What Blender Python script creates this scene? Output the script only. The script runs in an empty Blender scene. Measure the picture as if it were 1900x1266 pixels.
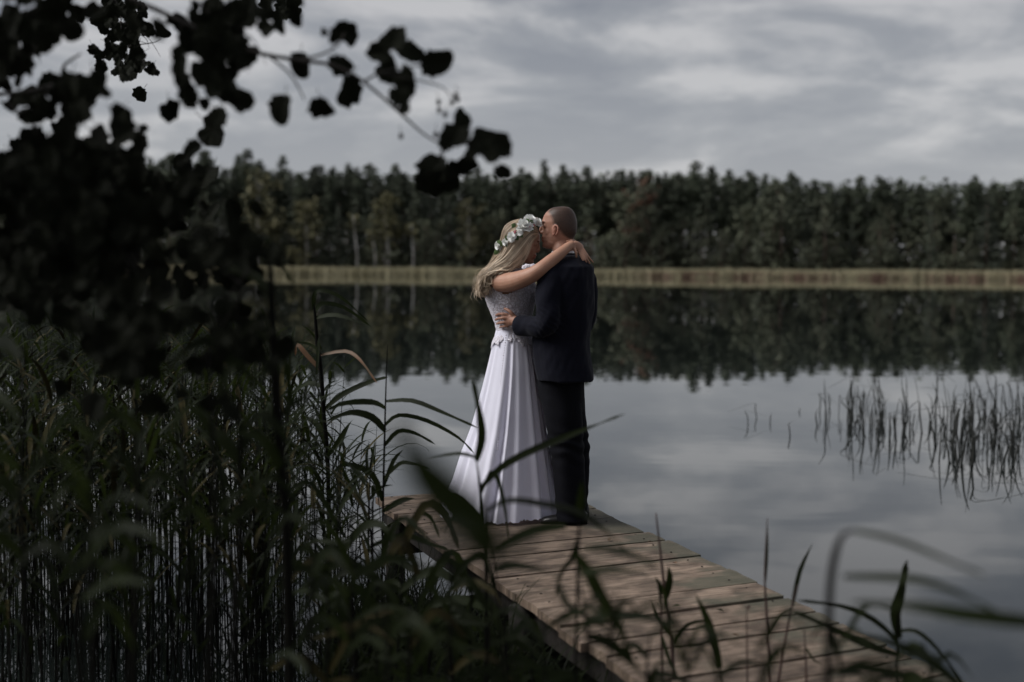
import bpy, bmesh, math, random
import numpy as np
from mathutils import Vector, Matrix, Quaternion, noise as mnoise

random.seed(7); np.random.seed(7)
R = math.radians
scene = bpy.context.scene
col = scene.collection

# ------------------------------------------------------------------ camera
FPX = 2639.0                 # focal length in pixels of the 1900 px wide photograph (50 mm on full frame)
CAMZ = 1.87
PITCH, ROLL = R(2.885), R(0.34)
CAM = Vector((0, 0, CAMZ))
fwd = Vector((0, math.cos(PITCH), -math.sin(PITCH)))
rt0 = Vector((1, 0, 0)); up0 = rt0.cross(fwd)
rt = rt0 * math.cos(ROLL) + up0 * math.sin(ROLL)
up = up0 * math.cos(ROLL) - rt0 * math.sin(ROLL)
cd = bpy.data.cameras.new('camera'); cam = bpy.data.objects.new('camera', cd); col.objects.link(cam)
cd.lens = 50; cd.sensor_width = 36; cd.clip_start = 0.05; cd.clip_end = 4000
cam.matrix_world = Matrix(((rt.x, up.x, -fwd.x, 0), (rt.y, up.y, -fwd.y, 0), (rt.z, up.z, -fwd.z, CAMZ), (0, 0, 0, 1)))
cd.dof.use_dof = True; cd.dof.focus_distance = 8.1; cd.dof.aperture_fstop = 1.5
scene.camera = cam

# ------------------------------------------------------------------ light
SUN_EL, SUN_AZ = R(42), R(-96)      # azimuth from +Y towards +X: the sun is up on the left, over the lake
w = bpy.data.worlds.new('World'); scene.world = w; w.use_nodes = True
nt = w.node_tree; nt.nodes.clear(); N = nt.nodes.new; L = nt.links.new
out = N('ShaderNodeOutputWorld')
sky = N('ShaderNodeTexSky'); sky.sky_type = 'NISHITA'; sky.sun_disc = False
sky.sun_elevation = SUN_EL; sky.sun_rotation = SUN_AZ
bgs = N('ShaderNodeBackground'); bgs.inputs[1].default_value = 0.05; L(sky.outputs[0], bgs.inputs[0])
tc = N('ShaderNodeTexCoord'); sep = N('ShaderNodeSeparateXYZ'); L(tc.outputs['Generated'], sep.inputs[0])
def wmath(op, a, b=None, c=None, clamp=False):
    n = N('ShaderNodeMath'); n.operation = op; n.use_clamp = clamp
    for i, v in enumerate((a, b, c)):
        if v is None: continue
        if isinstance(v, (int, float)): n.inputs[i].default_value = v
        else: L(v, n.inputs[i])
    return n.outputs[0]
zz = wmath('ABSOLUTE', sep.outputs[2])
zc = wmath('ADD', zz, 0.24)
comb = N('ShaderNodeCombineXYZ')
L(wmath('DIVIDE', sep.outputs[0], zc), comb.inputs[0]); L(wmath('DIVIDE', sep.outputs[1], zc), comb.inputs[1])
n1 = N('ShaderNodeTexNoise'); n1.inputs['Scale'].default_value = 2.6; n1.inputs['Detail'].default_value = 7
n1.inputs['Roughness'].default_value = 0.56; n1.inputs['Distortion'].default_value = 0.35
mp = N('ShaderNodeMapping'); mp.inputs['Location'].default_value = (2.9, 6.4, 0); mp.inputs['Scale'].default_value = (0.8, 0.95, 1)
L(comb.outputs[0], mp.inputs[0]); L(mp.outputs[0], n1.inputs[0])
n2 = N('ShaderNodeTexNoise'); n2.inputs['Scale'].default_value = 0.7; n2.inputs['Detail'].default_value = 3
mp2 = N('ShaderNodeMapping'); mp2.inputs['Location'].default_value = (7.0, 2.0, 3.0)
L(comb.outputs[0], mp2.inputs[0]); L(mp2.outputs[0], n2.inputs[0])
cov = wmath('ADD', wmath('MULTIPLY', n1.outputs[0], 0.72), wmath('MULTIPLY', n2.outputs[0], 0.28))
ramp = N('ShaderNodeValToRGB'); L(cov, ramp.inputs[0])
e = ramp.color_ramp.elements
e[0].position = 0.42; e[0].color = (0.135, 0.150, 0.188, 1)
e[1].position = 0.57; e[1].color = (0.48, 0.475, 0.485, 1)
m_ = e.new(0.495); m_.color = (0.225, 0.237, 0.266, 1)
hz = wmath('POWER', wmath('SUBTRACT', 1.0, wmath('MULTIPLY', zz, 3.4), clamp=True), 1.1)
mixh = N('ShaderNodeMix'); mixh.data_type = 'RGBA'
L(wmath('MULTIPLY', hz, 0.56), mixh.inputs[0]); L(ramp.outputs[0], mixh.inputs[6]); mixh.inputs[7].default_value = (0.60, 0.602, 0.61, 1)
bgc = N('ShaderNodeBackground'); bgc.inputs[1].default_value = 0.455; L(mixh.outputs[2], bgc.inputs[0])
mxs = N('ShaderNodeMixShader'); mxs.inputs[0].default_value = 0.93
L(bgs.outputs[0], mxs.inputs[1]); L(bgc.outputs[0], mxs.inputs[2]); L(mxs.outputs[0], out.inputs[0])
sd = bpy.data.lights.new('sun', 'SUN'); sd.energy = 1.5; sd.angle = R(40); sd.color = (1.0, 0.985, 0.97)
sun = bpy.data.objects.new('sun', sd); col.objects.link(sun)
sdir = Vector((math.sin(SUN_AZ) * math.cos(SUN_EL), math.cos(SUN_AZ) * math.cos(SUN_EL), math.sin(SUN_EL)))
sun.rotation_euler = sdir.to_track_quat('Z', 'Y').to_euler()
vs = scene.view_settings; vs.view_transform = 'Standard'; vs.look = 'None'; vs.exposure = 1.2; vs.gamma = 1.0; vs.use_curve_mapping = False
scene.cycles.use_denoising = True
scene.cycles.max_bounces = 6; scene.cycles.transparent_max_bounces = 8
scene.cycles.sample_clamp_indirect = 4

# ------------------------------------------------------------------ helpers
def ray(px, py): return rt * ((px - 950) / FPX) + up * ((633 - py) / FPX) + fwd
def pt(px, py, Y):
    d = ray(px, py); return CAM + d * (Y / d.y)
def ground(px, py, z):
    d = ray(px, py); return CAM + d * ((z - CAMZ) / d.z)
def rnd(a, b): return random.uniform(a, b)
def V(*a): return Vector(a)

def mat(name, c1, c2=None, rough=0.7, scale=8.0, detail=4, bump=0.0, bscale=None, spec=0.4, trans=0.0, tcol=None, stretch=None, sheen=0.0, objrand=0.0, coord='Object'):
    m = bpy.data.materials.new(name); m.use_nodes = True; t = m.node_tree; b = t.nodes['Principled BSDF']
    b.inputs['Roughness'].default_value = rough; b.inputs['Specular IOR Level'].default_value = spec
    b.inputs['Sheen Weight'].default_value = sheen
    c2 = c2 or tuple(x * 0.7 for x in c1)
    tcn = t.nodes.new('ShaderNodeTexCoord'); src = tcn.outputs[coord]
    if stretch:
        mpn = t.nodes.new('ShaderNodeMapping'); mpn.inputs['Scale'].default_value = stretch; t.links.new(src, mpn.inputs[0]); src = mpn.outputs[0]
    no = t.nodes.new('ShaderNodeTexNoise'); no.inputs['Scale'].default_value = scale; no.inputs['Detail'].default_value = detail
    t.links.new(src, no.inputs[0])
    rp = t.nodes.new('ShaderNodeValToRGB'); rp.color_ramp.elements[0].position = 0.32; rp.color_ramp.elements[1].position = 0.68
    rp.color_ramp.elements[0].color = (*c2, 1); rp.color_ramp.elements[1].color = (*c1, 1); t.links.new(no.outputs[0], rp.inputs[0])
    cout = rp.outputs[0]
    if objrand > 0:
        oi = t.nodes.new('ShaderNodeObjectInfo'); mr = t.nodes.new('ShaderNodeMapRange')
        mr.inputs[3].default_value = 1 - objrand; mr.inputs[4].default_value = 1 + objrand
        t.links.new(oi.outputs['Random'], mr.inputs[0])
        mu = t.nodes.new('ShaderNodeVectorMath'); mu.operation = 'SCALE'; t.links.new(cout, mu.inputs[0]); t.links.new(mr.outputs[0], mu.inputs['Scale'])
        cout = mu.outputs[0]
    t.links.new(cout, b.inputs['Base Color'])
    if bump > 0:
        nb = t.nodes.new('ShaderNodeTexNoise'); nb.inputs['Scale'].default_value = bscale or scale * 3; nb.inputs['Detail'].default_value = 5
        t.links.new(src, nb.inputs[0])
        bp = t.nodes.new('ShaderNodeBump'); bp.inputs['Strength'].default_value = bump; bp.inputs['Distance'].default_value = 0.02
        t.links.new(nb.outputs[0], bp.inputs['Height']); t.links.new(bp.outputs[0], b.inputs['Normal'])
    if trans > 0:
        tr = t.nodes.new('ShaderNodeBsdfTranslucent')
        if tcol: tr.inputs[0].default_value = (*tcol, 1)
        else: t.links.new(cout, tr.inputs[0])
        mx = t.nodes.new('ShaderNodeMixShader'); mx.inputs[0].default_value = trans
        t.links.new(b.outputs[0], mx.inputs[1]); t.links.new(tr.outputs[0], mx.inputs[2]); t.links.new(mx.outputs[0], t.nodes['Material Output'].inputs[0])
    return m

def tag(o, label=None, cat=None, group=None, kind=None):
    if label: o['label'] = label
    if cat: o['category'] = cat
    if group: o['group'] = group
    if kind: o['kind'] = kind
    return o
def empty(name, loc, label=None, cat=None, group=None):
    o = bpy.data.objects.new(name, None); o.location = loc; o.empty_display_size = 0.1; col.objects.link(o)
    return tag(o, label, cat, group)

class MB:
    def __init__(s): s.v = []; s.f = []
    def add(s, vs, fs):
        o = len(s.v); s.v.extend([tuple(x) for x in vs]); s.f.extend([tuple(i + o for i in f) for f in fs])
    def loft(s, rings, cap=True):
        n = len(rings[0]); vs = [p for r in rings for p in r]; fs = []
        for i in range(len(rings) - 1):
            for j in range(n):
                k = (j + 1) % n; fs.append((i * n + j, i * n + k, (i + 1) * n + k, (i + 1) * n + j))
        if cap:
            for ri, rev in ((0, True), (len(rings) - 1, False)):
                c = sum((Vector(p) for p in rings[ri]), Vector()) / n; ci = len(vs); vs.append(c)
                for j in range(n):
                    a, b = ri * n + j, ri * n + (j + 1) % n
                    fs.append((b, a, ci) if rev else (a, b, ci))
        s.add(vs, fs)
    def tube(s, pts, radii, sides=10, flat=None, sub=0):
        pts = [Vector(p) for p in pts]
        if not isinstance(radii, (list, tuple)): radii = [radii] * len(pts)
        if sub:
            P = catmull(pts, sub); rr = [float(x) for x in np.interp(np.linspace(0, len(radii) - 1, len(P)), range(len(radii)), radii)]
            pts, radii = P, rr
        rings = []; prev = None
        for i, p in enumerate(pts):
            d = (pts[min(i + 1, len(pts) - 1)] - pts[max(i - 1, 0)]).normalized()
            if prev is None:
                a = Vector((0, 0, 1)) if abs(d.z) < 0.9 else Vector((0, 1, 0)); u = d.cross(a).normalized()
            else:
                u = (prev - d * prev.dot(d)).normalized()
            prev = u; v = d.cross(u)
            rings.append([p + u * (radii[i] * math.cos(t)) + v * (radii[i] * (flat or 1) * math.sin(t)) for t in [2 * math.pi * k / sides for k in range(sides)]])
        s.loft(rings)
    def ball(s, c, r, n=10, m=8, axes=None):
        c = Vector(c); r = (r, r, r) if isinstance(r, (int, float)) else r
        ax = axes or (Vector((1, 0, 0)), Vector((0, 1, 0)), Vector((0, 0, 1))); rings = []
        for i in range(1, m):
            ph = math.pi * i / m
            rings.append([c + ax[0] * (r[0] * math.sin(ph) * math.cos(t)) + ax[1] * (r[1] * math.sin(ph) * math.sin(t)) - ax[2] * (r[2] * math.cos(ph)) for t in [2 * math.pi * k / n for k in range(n)]])
        s.loft(rings)
    def box(s, c, ux, uy, uz):
        c = Vector(c); vs = [c + ux * a + uy * b + uz * d for d in (-1, 1) for b in (-1, 1) for a in (-1, 1)]
        s.add(vs, [(0, 2, 3, 1), (4, 5, 7, 6), (0, 1, 5, 4), (2, 6, 7, 3), (0, 4, 6, 2), (1, 3, 7, 5)])
    def mesh(s, name, m=None, smooth=True):
        me = bpy.data.meshes.new(name); me.from_pydata(s.v, [], s.f)
        if m: me.materials.append(m)
        if smooth: me.polygons.foreach_set('use_smooth', [True] * len(me.polygons))
        me.update(); return me
    def build(s, name, m, parent=None, smooth=True):
        return link(name, s.mesh(name, m, smooth), parent)
def link(name, me, parent=None):
    o = bpy.data.objects.new(name, me); col.objects.link(o)
    if parent is not None:
        o.parent = parent; o.matrix_parent_inverse = Matrix.Translation(-Vector(parent.location))
    return o
def catmull(P, sub):
    P = [Vector(p) for p in P]; out = []
    for i in range(len(P) - 1):
        p0 = P[max(i - 1, 0)]; p1 = P[i]; p2 = P[i + 1]; p3 = P[min(i + 2, len(P) - 1)]
        for k in range(sub):
            t = k / sub
            out.append(0.5 * ((2 * p1) + (p2 - p0) * t + (2 * p0 - 5 * p1 + 4 * p2 - p3) * t * t + (3 * p1 - p0 - 3 * p2 + p3) * t ** 3))
    out.append(P[-1]); return out
def fused(mb, name, voxel, smooth=3, factor=0.5):
    """one continuous skin grown over the closed pieces in mb"""
    me = mb.mesh('tmp', None, False); bm = bmesh.new(); bm.from_mesh(me); bmesh.ops.recalc_face_normals(bm, faces=bm.faces); bm.to_mesh(me); bm.free()
    o = bpy.data.objects.new('tmp', me); col.objects.link(o)
    md = o.modifiers.new('r', 'REMESH'); md.mode = 'VOXEL'; md.voxel_size = voxel
    if smooth:
        sm = o.modifiers.new('s', 'SMOOTH'); sm.factor = factor; sm.iterations = smooth
    dg = bpy.context.evaluated_depsgraph_get(); dg.update()
    res = bpy.data.meshes.new_from_object(o.evaluated_get(dg)); res.name = name
    bpy.data.objects.remove(o); bpy.data.meshes.remove(me)
    res.polygons.foreach_set('use_smooth', [True] * len(res.polygons))
    return res
def coords(me):
    a = np.empty(len(me.vertices) * 3, dtype=np.float32); me.vertices.foreach_get('co', a); return a.reshape(-1, 3)
def set_coords(me, a):
    me.vertices.foreach_set('co', a.astype(np.float32).ravel()); me.update()

# ------------------------------------------------------------------ materials of the place
M = {}
M['pine'] = mat('pine needles', (0.066, 0.080, 0.048), (0.034, 0.042, 0.027), 0.8, 0.25, objrand=0.25)
M['spruce'] = mat('spruce needles', (0.062, 0.074, 0.050), (0.032, 0.040, 0.028), 0.8, 0.25, objrand=0.25)
M['broad'] = mat('broad leaves', (0.095, 0.103, 0.062), (0.050, 0.057, 0.036), 0.8, 0.3, objrand=0.3)
M['birch'] = mat('yellowing birch leaves', (0.115, 0.105, 0.048), (0.060, 0.058, 0.026), 0.8, 0.3, objrand=0.2)
M['rust'] = mat('rusty leaves', (0.13, 0.06, 0.035), (0.06, 0.035, 0.02), 0.8, 0.3)
M['bark'] = mat('pine bark', (0.11, 0.075, 0.055), (0.05, 0.038, 0.03), 0.9, 3, bump=0.4)
M['birchbark'] = mat('pale bark', (0.42, 0.41, 0.39), (0.16, 0.15, 0.14), 0.8, 1.2)
M['floor'] = mat('forest floor', (0.040, 0.038, 0.024), (0.02, 0.02, 0.014), 0.95, 0.3)
M['bank'] = mat('muddy bank', (0.035, 0.030, 0.022), (0.015, 0.014, 0.011), 0.9, 3, bump=0.5)
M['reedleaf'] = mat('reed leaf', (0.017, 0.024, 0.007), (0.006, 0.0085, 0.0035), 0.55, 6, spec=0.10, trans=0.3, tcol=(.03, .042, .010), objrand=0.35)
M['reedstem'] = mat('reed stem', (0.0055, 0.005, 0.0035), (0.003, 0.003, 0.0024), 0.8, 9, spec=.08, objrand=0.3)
M['redstem'] = mat('reddish stem', (0.085, 0.042, 0.034), (0.04, 0.022, 0.020), 0.6, 9, objrand=0.2)
M['rust_leaf'] = mat('dry rusty leaf', (0.16, 0.07, 0.03), (0.07, 0.045, 0.02), 0.6, 9)
M['rush'] = mat('rush', (0.018, 0.019, 0.015), (0.008, 0.009, 0.007), 0.6, 9)
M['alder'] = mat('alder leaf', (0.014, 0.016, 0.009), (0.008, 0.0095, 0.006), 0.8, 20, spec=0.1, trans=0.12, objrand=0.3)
M['twig'] = mat('twig bark', (0.05, 0.042, 0.036), (0.02, 0.018, 0.016), 0.8, 12, bump=0.3)
M['cone'] = mat('alder cone', (0.02, 0.016, 0.012), None, 0.8, 30)

# water
def water_mat():
    m = bpy.data.materials.new('lake water'); m.use_nodes = True; t = m.node_tree; b = t.nodes['Principled BSDF']
    b.inputs['Base Color'].default_value = (0.010, 0.013, 0.012, 1); b.inputs['Roughness'].default_value = 0.012
    b.inputs['IOR'].default_value = 1.42; b.inputs['Specular IOR Level'].default_value = 0.5
    tcn = t.nodes.new('ShaderNodeTexCoord'); mpn = t.nodes.new('ShaderNodeMapping'); mpn.inputs['Scale'].default_value = (0.55, 1.0, 1.0)
    t.links.new(tcn.outputs['Object'], mpn.inputs[0])
    a = t.nodes.new('ShaderNodeTexNoise'); a.inputs['Scale'].default_value = 1.1; a.inputs['Detail'].default_value = 2; t.links.new(mpn.outputs[0], a.inputs[0])
    c = t.nodes.new('ShaderNodeTexNoise'); c.inputs['Scale'].default_value = 0.16; c.inputs['Detail'].default_value = 2; t.links.new(mpn.outputs[0], c.inputs[0])
    ad = t.nodes.new('ShaderNodeMath'); ad.operation = 'MULTIPLY_ADD'; ad.inputs[1].default_value = 3.0
    t.links.new(c.outputs[0], ad.inputs[0]); t.links.new(a.outputs[0], ad.inputs[2])
    bp = t.nodes.new('ShaderNodeBump'); bp.inputs['Strength'].default_value = 0.05; bp.inputs['Distance'].default_value = 0.02
    t.links.new(ad.outputs[0], bp.inputs['Height']); t.links.new(bp.outputs[0], b.inputs['Normal'])
    return m
M['water'] = water_mat()

# ------------------------------------------------------------------ lake, shores
mb = MB(); mb.add([(-700, -4, 0), (700, -4, 0), (700, 900, 0), (-700, 900, 0)], [(0, 1, 2, 3)])
tag(mb.build('lake_water', M['water'], smooth=False), 'still grey lake mirroring the sky and the far forest', None, None, 'structure')

def shoreY(x): return 379 - 0.242 * x + 5.0 * math.sin(x * 0.021 + 1.0) + 2.0 * math.sin(x * 0.07)
def landz(x, d): return 0.25 * min(1, d / 3.0) + 5.5 * min(1, max(0, d - 4) / 70.0) ** 0.9 + (1.2 * mnoise.noise((x * 0.02, d * 0.03, 1.3)) if d > 15 else 0)
mb = MB(); xs = list(range(-420, 421, 12)); ds = [-3, 0, 3, 8, 16, 30, 50, 80, 140, 400]
mb.v = [(x, shoreY(x) + d, -1.2 if d < 0 else landz(x, d)) for x in xs for d in ds]
nd = len(ds)
mb.f = [(i * nd + j, (i + 1) * nd + j, (i + 1) * nd + j + 1, i * nd + j + 1) for i in range(len(xs) - 1) for j in range(nd - 1)]
tag(mb.build('far_shore_ground', M['floor']), 'dark wooded ground rising behind the far reeds', None, None, 'structure')
mb = MB(); xs = [x * 0.5 for x in range(-40, 41)]; ys = [-40, -20, -8, -3, -1, 0, 1, 2, 2.6, 3.2, 3.8, 4.6]
def bankz(x, y):
    e = 2.9 + 0.35 * math.sin(x * 0.9 + 0.5) + (0.7 if -2.6 < x < -1.0 else 0)
    return max(-0.6, min(0.32, (e - y) * 0.35)) + 0.05 * mnoise.noise((x, y, 0.2))
mb.v = [(x, y, bankz(x, y)) for x in xs for y in ys]; nd = len(ys)
mb.f = [(i * nd + j, (i + 1) * nd + j, (i + 1) * nd + j + 1, i * nd + j + 1) for i in range(len(xs) - 1) for j in range(nd - 1)]
tag(mb.build('near_bank_ground', M['bank']), 'dark muddy bank at the near end of the jetty', None, None, 'structure')

# ------------------------------------------------------------------ far forest
def clump_quads(mb, c, size, n, flat=1.0):
    for _ in range(n):
        p = c + V(rnd(-1, 1), rnd(-1, 1), rnd(-1, 1) * flat) * size
        a = V(rnd(-1, 1), rnd(-1, 1), rnd(-.6, .6)).normalized(); b = a.cross(V(rnd(-1, 1), rnd(-1, 1), rnd(-1, 1))).normalized()
        s = size * rnd(0.28, 0.62)
        mb.add([p - a * s - b * s * .3, p + a * s * .2 - b * s * .6, p + a * s + b * s * .2, p - a * s * .1 + b * s * .6], [(0, 1, 2, 3)])
def tree_pine(h, seed):
    random.seed(seed); t = MB(); c = MB(); lean = V(rnd(-.6, .6), rnd(-.6, .6), 0)
    ax = lambda z: lean * (z / h) ** 2 + V(0.25 * math.sin(z * .3), 0.2 * math.cos(z * .25), z)
    t.tube([ax(h * k / 8) for k in range(9)], [0.24 * (1 - 0.85 * k / 8) + .02 for k in range(9)], 6)
    z = h * rnd(0.30, 0.42); z0 = z; wmax = rnd(2.2, 3.3); pw = rnd(.55, .95)
    while z < h * 0.985:
        q = (z - z0) / (h - z0); r = (wmax * (1 - q) ** pw * min(1, .5 + q * 2.2) + .22) * rnd(.55, 1.2)
        for k in range(random.randint(3, 5)):
            a = rnd(0, 6.28); d = V(math.cos(a), math.sin(a), rnd(.05, .45)); b0 = ax(z); tip = b0 + d * r
            if r > .8: t.tube([b0, (b0 + tip) / 2 + V(0, 0, -.1), tip], [.07, .05, .02], 3)
            for f in (0.35, 0.7, 1.0):
                if r * f > .15: clump_quads(c, b0 + d * r * f, (.38 + .22 * r) * rnd(.7, 1.3), 8, .55)
        z += rnd(.5, .85)
    for k in range(5): clump_quads(c, ax(h - .35 * k), .16 + .07 * k, 4, 1.3)
    return t, c
def tree_spruce(h, seed):
    random.seed(seed); t = MB(); c = MB()
    t.tube([(0, 0, 0), (0.05, 0, h * .5), (0, 0, h)], [.22, .13, .02], 6)
    z = h * .08
    while z < h * .98:
        r = (1 - z / h) ** .85 * h * .17 * rnd(.75, 1.15) + .12
        for k in range(random.randint(4, 6)):
            a = rnd(0, 6.28); d = V(math.cos(a), math.sin(a), rnd(-.35, -.1))
            for f in (.45, .8, 1.0): clump_quads(c, V(0, 0, z) + d * r * f, .28 + .28 * r * .5, 5, .45)
        z += rnd(.4, .7)
    return t, c
def tree_broad(h, seed, wide=.3, low=.08):
    random.seed(seed); t = MB(); c = MB(); lobes = []
    t.tube([(0, 0, 0), (0.1, 0.05, h * .45), (0.15, 0, h * .9)], [.2, .14, .03], 6)
    for k in range(20):
        q = rnd(low, .97); rr = h * wide * math.sin(min(1, q * 1.02 + .14) * math.pi * .86) * rnd(.35, .95); a = rnd(0, 6.28)
        p = V(math.cos(a) * rr, math.sin(a) * rr, h * q); lobes.append((p, h * rnd(.07, .13)))
        t.tube([(0.1, 0, max(.5, h * q - rr)), p], [.07, .02], 4)
    for p, s in lobes:
        for _ in range(8):
            clump_quads(c, p + V(rnd(-1, 1), rnd(-1, 1), rnd(-.8, .8)) * s, s * .45, 8, .8)
    return t, c
def variants(fn, hs, leafm, barkm, seed0, **kw):
    res = []
    for i, h in enumerate(hs):
        t, c = fn(h, seed0 + i, **kw); res.append((t.mesh('trunk', barkm), c.mesh('crown', leafm, False), h))
    return res
PINES = variants(tree_pine, [20, 22, 24, 25, 26, 23, 27], M['pine'], M['bark'], 100)
SPRUCES = variants(tree_spruce, [14, 18, 21, 16], M['spruce'], M['bark'], 200)
BROADS = variants(tree_broad, [9, 11, 13, 14, 10], M['broad'], M['bark'], 300)
BIRCHES = variants(tree_broad, [14, 12], M['birch'], M['birchbark'], 400, wide=.2, low=.2)
RUSTS = variants(tree_broad, [15], M['rust'], M['bark'], 450, wide=.2, low=.3)
random.seed(11)
def plant_tree(kind, var, x, y, z, sc, label, group, cat='tree'):
    r = empty(kind, (x, y, z), label, cat, group); r.rotation_euler.z = rnd(0, 6.28); r.scale = (sc * rnd(.9, 1.12), sc * rnd(.9, 1.12), sc)
    for nm, me in (('trunk', var[0]), ('crown', var[1])):
        o = bpy.data.objects.new(nm, me); col.objects.link(o); o.parent = r
    return r
def topfac(x): return 0.985 + 0.03 * math.sin(x * .045) + 0.015 * math.sin(x * .13) - 0.00095 * x
# tall pines: two ragged ranks
for rank, (d0, d1, step) in enumerate(((20, 30, 3.6), (38, 56, 3.4))):
    x = -175
    while x < 175:
        xx = x + rnd(-1.2, 1.2); d = rnd(d0, d1); v = random.choice(PINES) if random.random() < .86 else random.choice(SPRUCES)
        kind = 'pine_tree' if v in PINES else 'spruce_tree'
        want = (31.0 if rank == 0 else 34.0) * topfac(xx) * rnd(.86, 1.04)
        yy = shoreY(xx) + d; zz_ = landz(xx, d) - .3
        plant_tree(kind, v, xx, yy, zz_, (want - zz_) / v[2],
                   'tall dark pine in the wall of forest behind the lake' if kind == 'pine_tree' else 'pointed dark spruce among the tall pines of the far forest',
                   'tall pines of the far forest' if kind == 'pine_tree' else 'spruces among the far pines')
        x += step * rnd(.75, 1.25)
# leafy trees and young spruces along the far water's edge
x = -165
while x < 165:
    xx = x + rnd(-1, 1); d = rnd(7, 17)
    if random.random() < .76: v = random.choice(BROADS); k = 'leafy_tree'; lab = 'low dark leafy tree at the edge of the far forest'; g = 'leafy trees along the far shore'
    else: v = random.choice(SPRUCES[:1] + SPRUCES[3:]); k = 'spruce_tree'; lab = 'young spruce at the front edge of the far forest'; g = 'young spruces along the far shore'
    yy = shoreY(xx) + d
    plant_tree(k, v, xx, yy, landz(xx, d) - .2, rnd(.95, 1.65) * (1.0 if k == 'leafy_tree' else .9), lab, g)
    x += rnd(2.2, 4.2)
def special(var, kind, px, ytop, d, label):
    x = 0
    for _ in range(6): x = pt(px, 500, shoreY(x) + d).x
    Y = shoreY(x) + d; z = landz(x, d); top = pt(px, ytop, Y).z
    plant_tree(kind, var, x, Y, z, (top - z) / var[2], label, None)
special(BIRCHES[0], 'birch_tree', 478, 318, 6, 'tall yellowing birch in front of the far pines, above the bent reed')
special(BIRCHES[1], 'birch_tree', 570, 372, 5, 'smaller yellowish birch right of the tall yellowing birch')
special(BIRCHES[1], 'birch_tree', 715, 362, 6, 'yellowish birch below the hanging alder twig, left of the bride')
special(BIRCHES[0], 'birch_tree', 870, 372, 7, 'pale olive birch just left of the bride')
special(RUSTS[0], 'rowan_tree', 1195, 338, 16, 'small rust coloured tree high in the far forest')
special(BROADS[2], 'leafy_tree', 1160, 362, 4, 'broad pale green tree just right of the groom')
special(BROADS[3], 'leafy_tree', 1450, 345, 9, 'large rounded olive tree in the middle of the right forest')
# pale bare trunks by the water
for i, (px, y0, y1) in enumerate(((655, 400, 470), (690, 430, 488), (716, 415, 480), (763, 418, 486))):
    x = pt(px, 480, 385).x; Y = shoreY(x) + 4; z = landz(x, 4) - .2; top = pt(px, y0, Y)
    r = empty('birch_tree', (x, Y, z), 'slim pale birch trunk at the far waterside left of the couple', 'tree', 'pale birch trunks on the far shore')
    m2 = MB(); m2.tube([(x, Y, z), (x + .3, Y, z + 5), top], [.28, .22, .08], 6); m2.build('trunk', M['birchbark'], r)
    m3 = MB(); clump_quads(m3, top + V(0, 0.8, -1), 1.6, 40); clump_quads(m3, top + V(.5, .8, -3), 1.3, 24); m3.build('crown', M['birch'], r, False)
# undergrowth and the wood behind, one mass
mb = MB()
for _ in range(4200):
    x = rnd(-190, 190); d = rnd(24, 36); clump_quads(mb, V(x, shoreY(x) + d, landz(x, d) + rnd(0, 11)), rnd(1.0, 1.7), 4)
for _ in range(5200):
    x = rnd(-190, 190); d = rnd(5, 30); clump_quads(mb, V(x, shoreY(x) + d, landz(x, d) + rnd(0, 2.5 + d * .12)), rnd(.5, 1.1), 3)
tag(mb.build('undergrowth', M['broad'], None, False), 'dark undergrowth filling the far forest edge', None, None, 'stuff')
mb = MB()
for _ in range(19000):
    x = rnd(-200, 200); d = rnd(28, 66); z = landz(x, d); clump_quads(mb, V(x, shoreY(x) + d, z + (29.0 - z) * topfac(x) * random.random() ** .8), rnd(1.0, 2.0), 4)
tag(mb.build('distant_woods', M['pine'], None, False), 'deep dark wood closing the gaps behind the far pines', None, None, 'stuff')

# reed belt of the far shore
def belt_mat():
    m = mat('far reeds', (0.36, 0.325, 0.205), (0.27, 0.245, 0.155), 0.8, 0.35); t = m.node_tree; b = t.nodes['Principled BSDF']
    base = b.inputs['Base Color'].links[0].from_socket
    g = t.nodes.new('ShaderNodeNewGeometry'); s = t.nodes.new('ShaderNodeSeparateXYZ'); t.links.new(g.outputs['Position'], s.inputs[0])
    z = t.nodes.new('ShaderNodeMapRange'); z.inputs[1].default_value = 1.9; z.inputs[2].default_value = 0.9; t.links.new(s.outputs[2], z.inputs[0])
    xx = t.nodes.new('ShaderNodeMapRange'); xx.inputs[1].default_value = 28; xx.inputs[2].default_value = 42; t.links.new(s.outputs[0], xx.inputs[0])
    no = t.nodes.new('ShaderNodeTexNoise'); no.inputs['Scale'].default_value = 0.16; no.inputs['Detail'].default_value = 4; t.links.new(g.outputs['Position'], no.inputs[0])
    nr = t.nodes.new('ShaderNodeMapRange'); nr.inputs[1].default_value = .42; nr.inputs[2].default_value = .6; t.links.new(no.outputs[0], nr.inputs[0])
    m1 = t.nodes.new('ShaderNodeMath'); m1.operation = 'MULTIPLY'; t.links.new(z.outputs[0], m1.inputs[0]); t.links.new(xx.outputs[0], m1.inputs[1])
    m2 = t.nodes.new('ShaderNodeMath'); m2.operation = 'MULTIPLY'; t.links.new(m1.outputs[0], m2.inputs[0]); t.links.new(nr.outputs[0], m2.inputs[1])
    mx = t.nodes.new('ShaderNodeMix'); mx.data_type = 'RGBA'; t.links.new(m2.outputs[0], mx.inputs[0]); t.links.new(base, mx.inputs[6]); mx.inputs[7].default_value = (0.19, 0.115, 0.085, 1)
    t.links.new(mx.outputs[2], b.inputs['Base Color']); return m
mb = MB()
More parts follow.
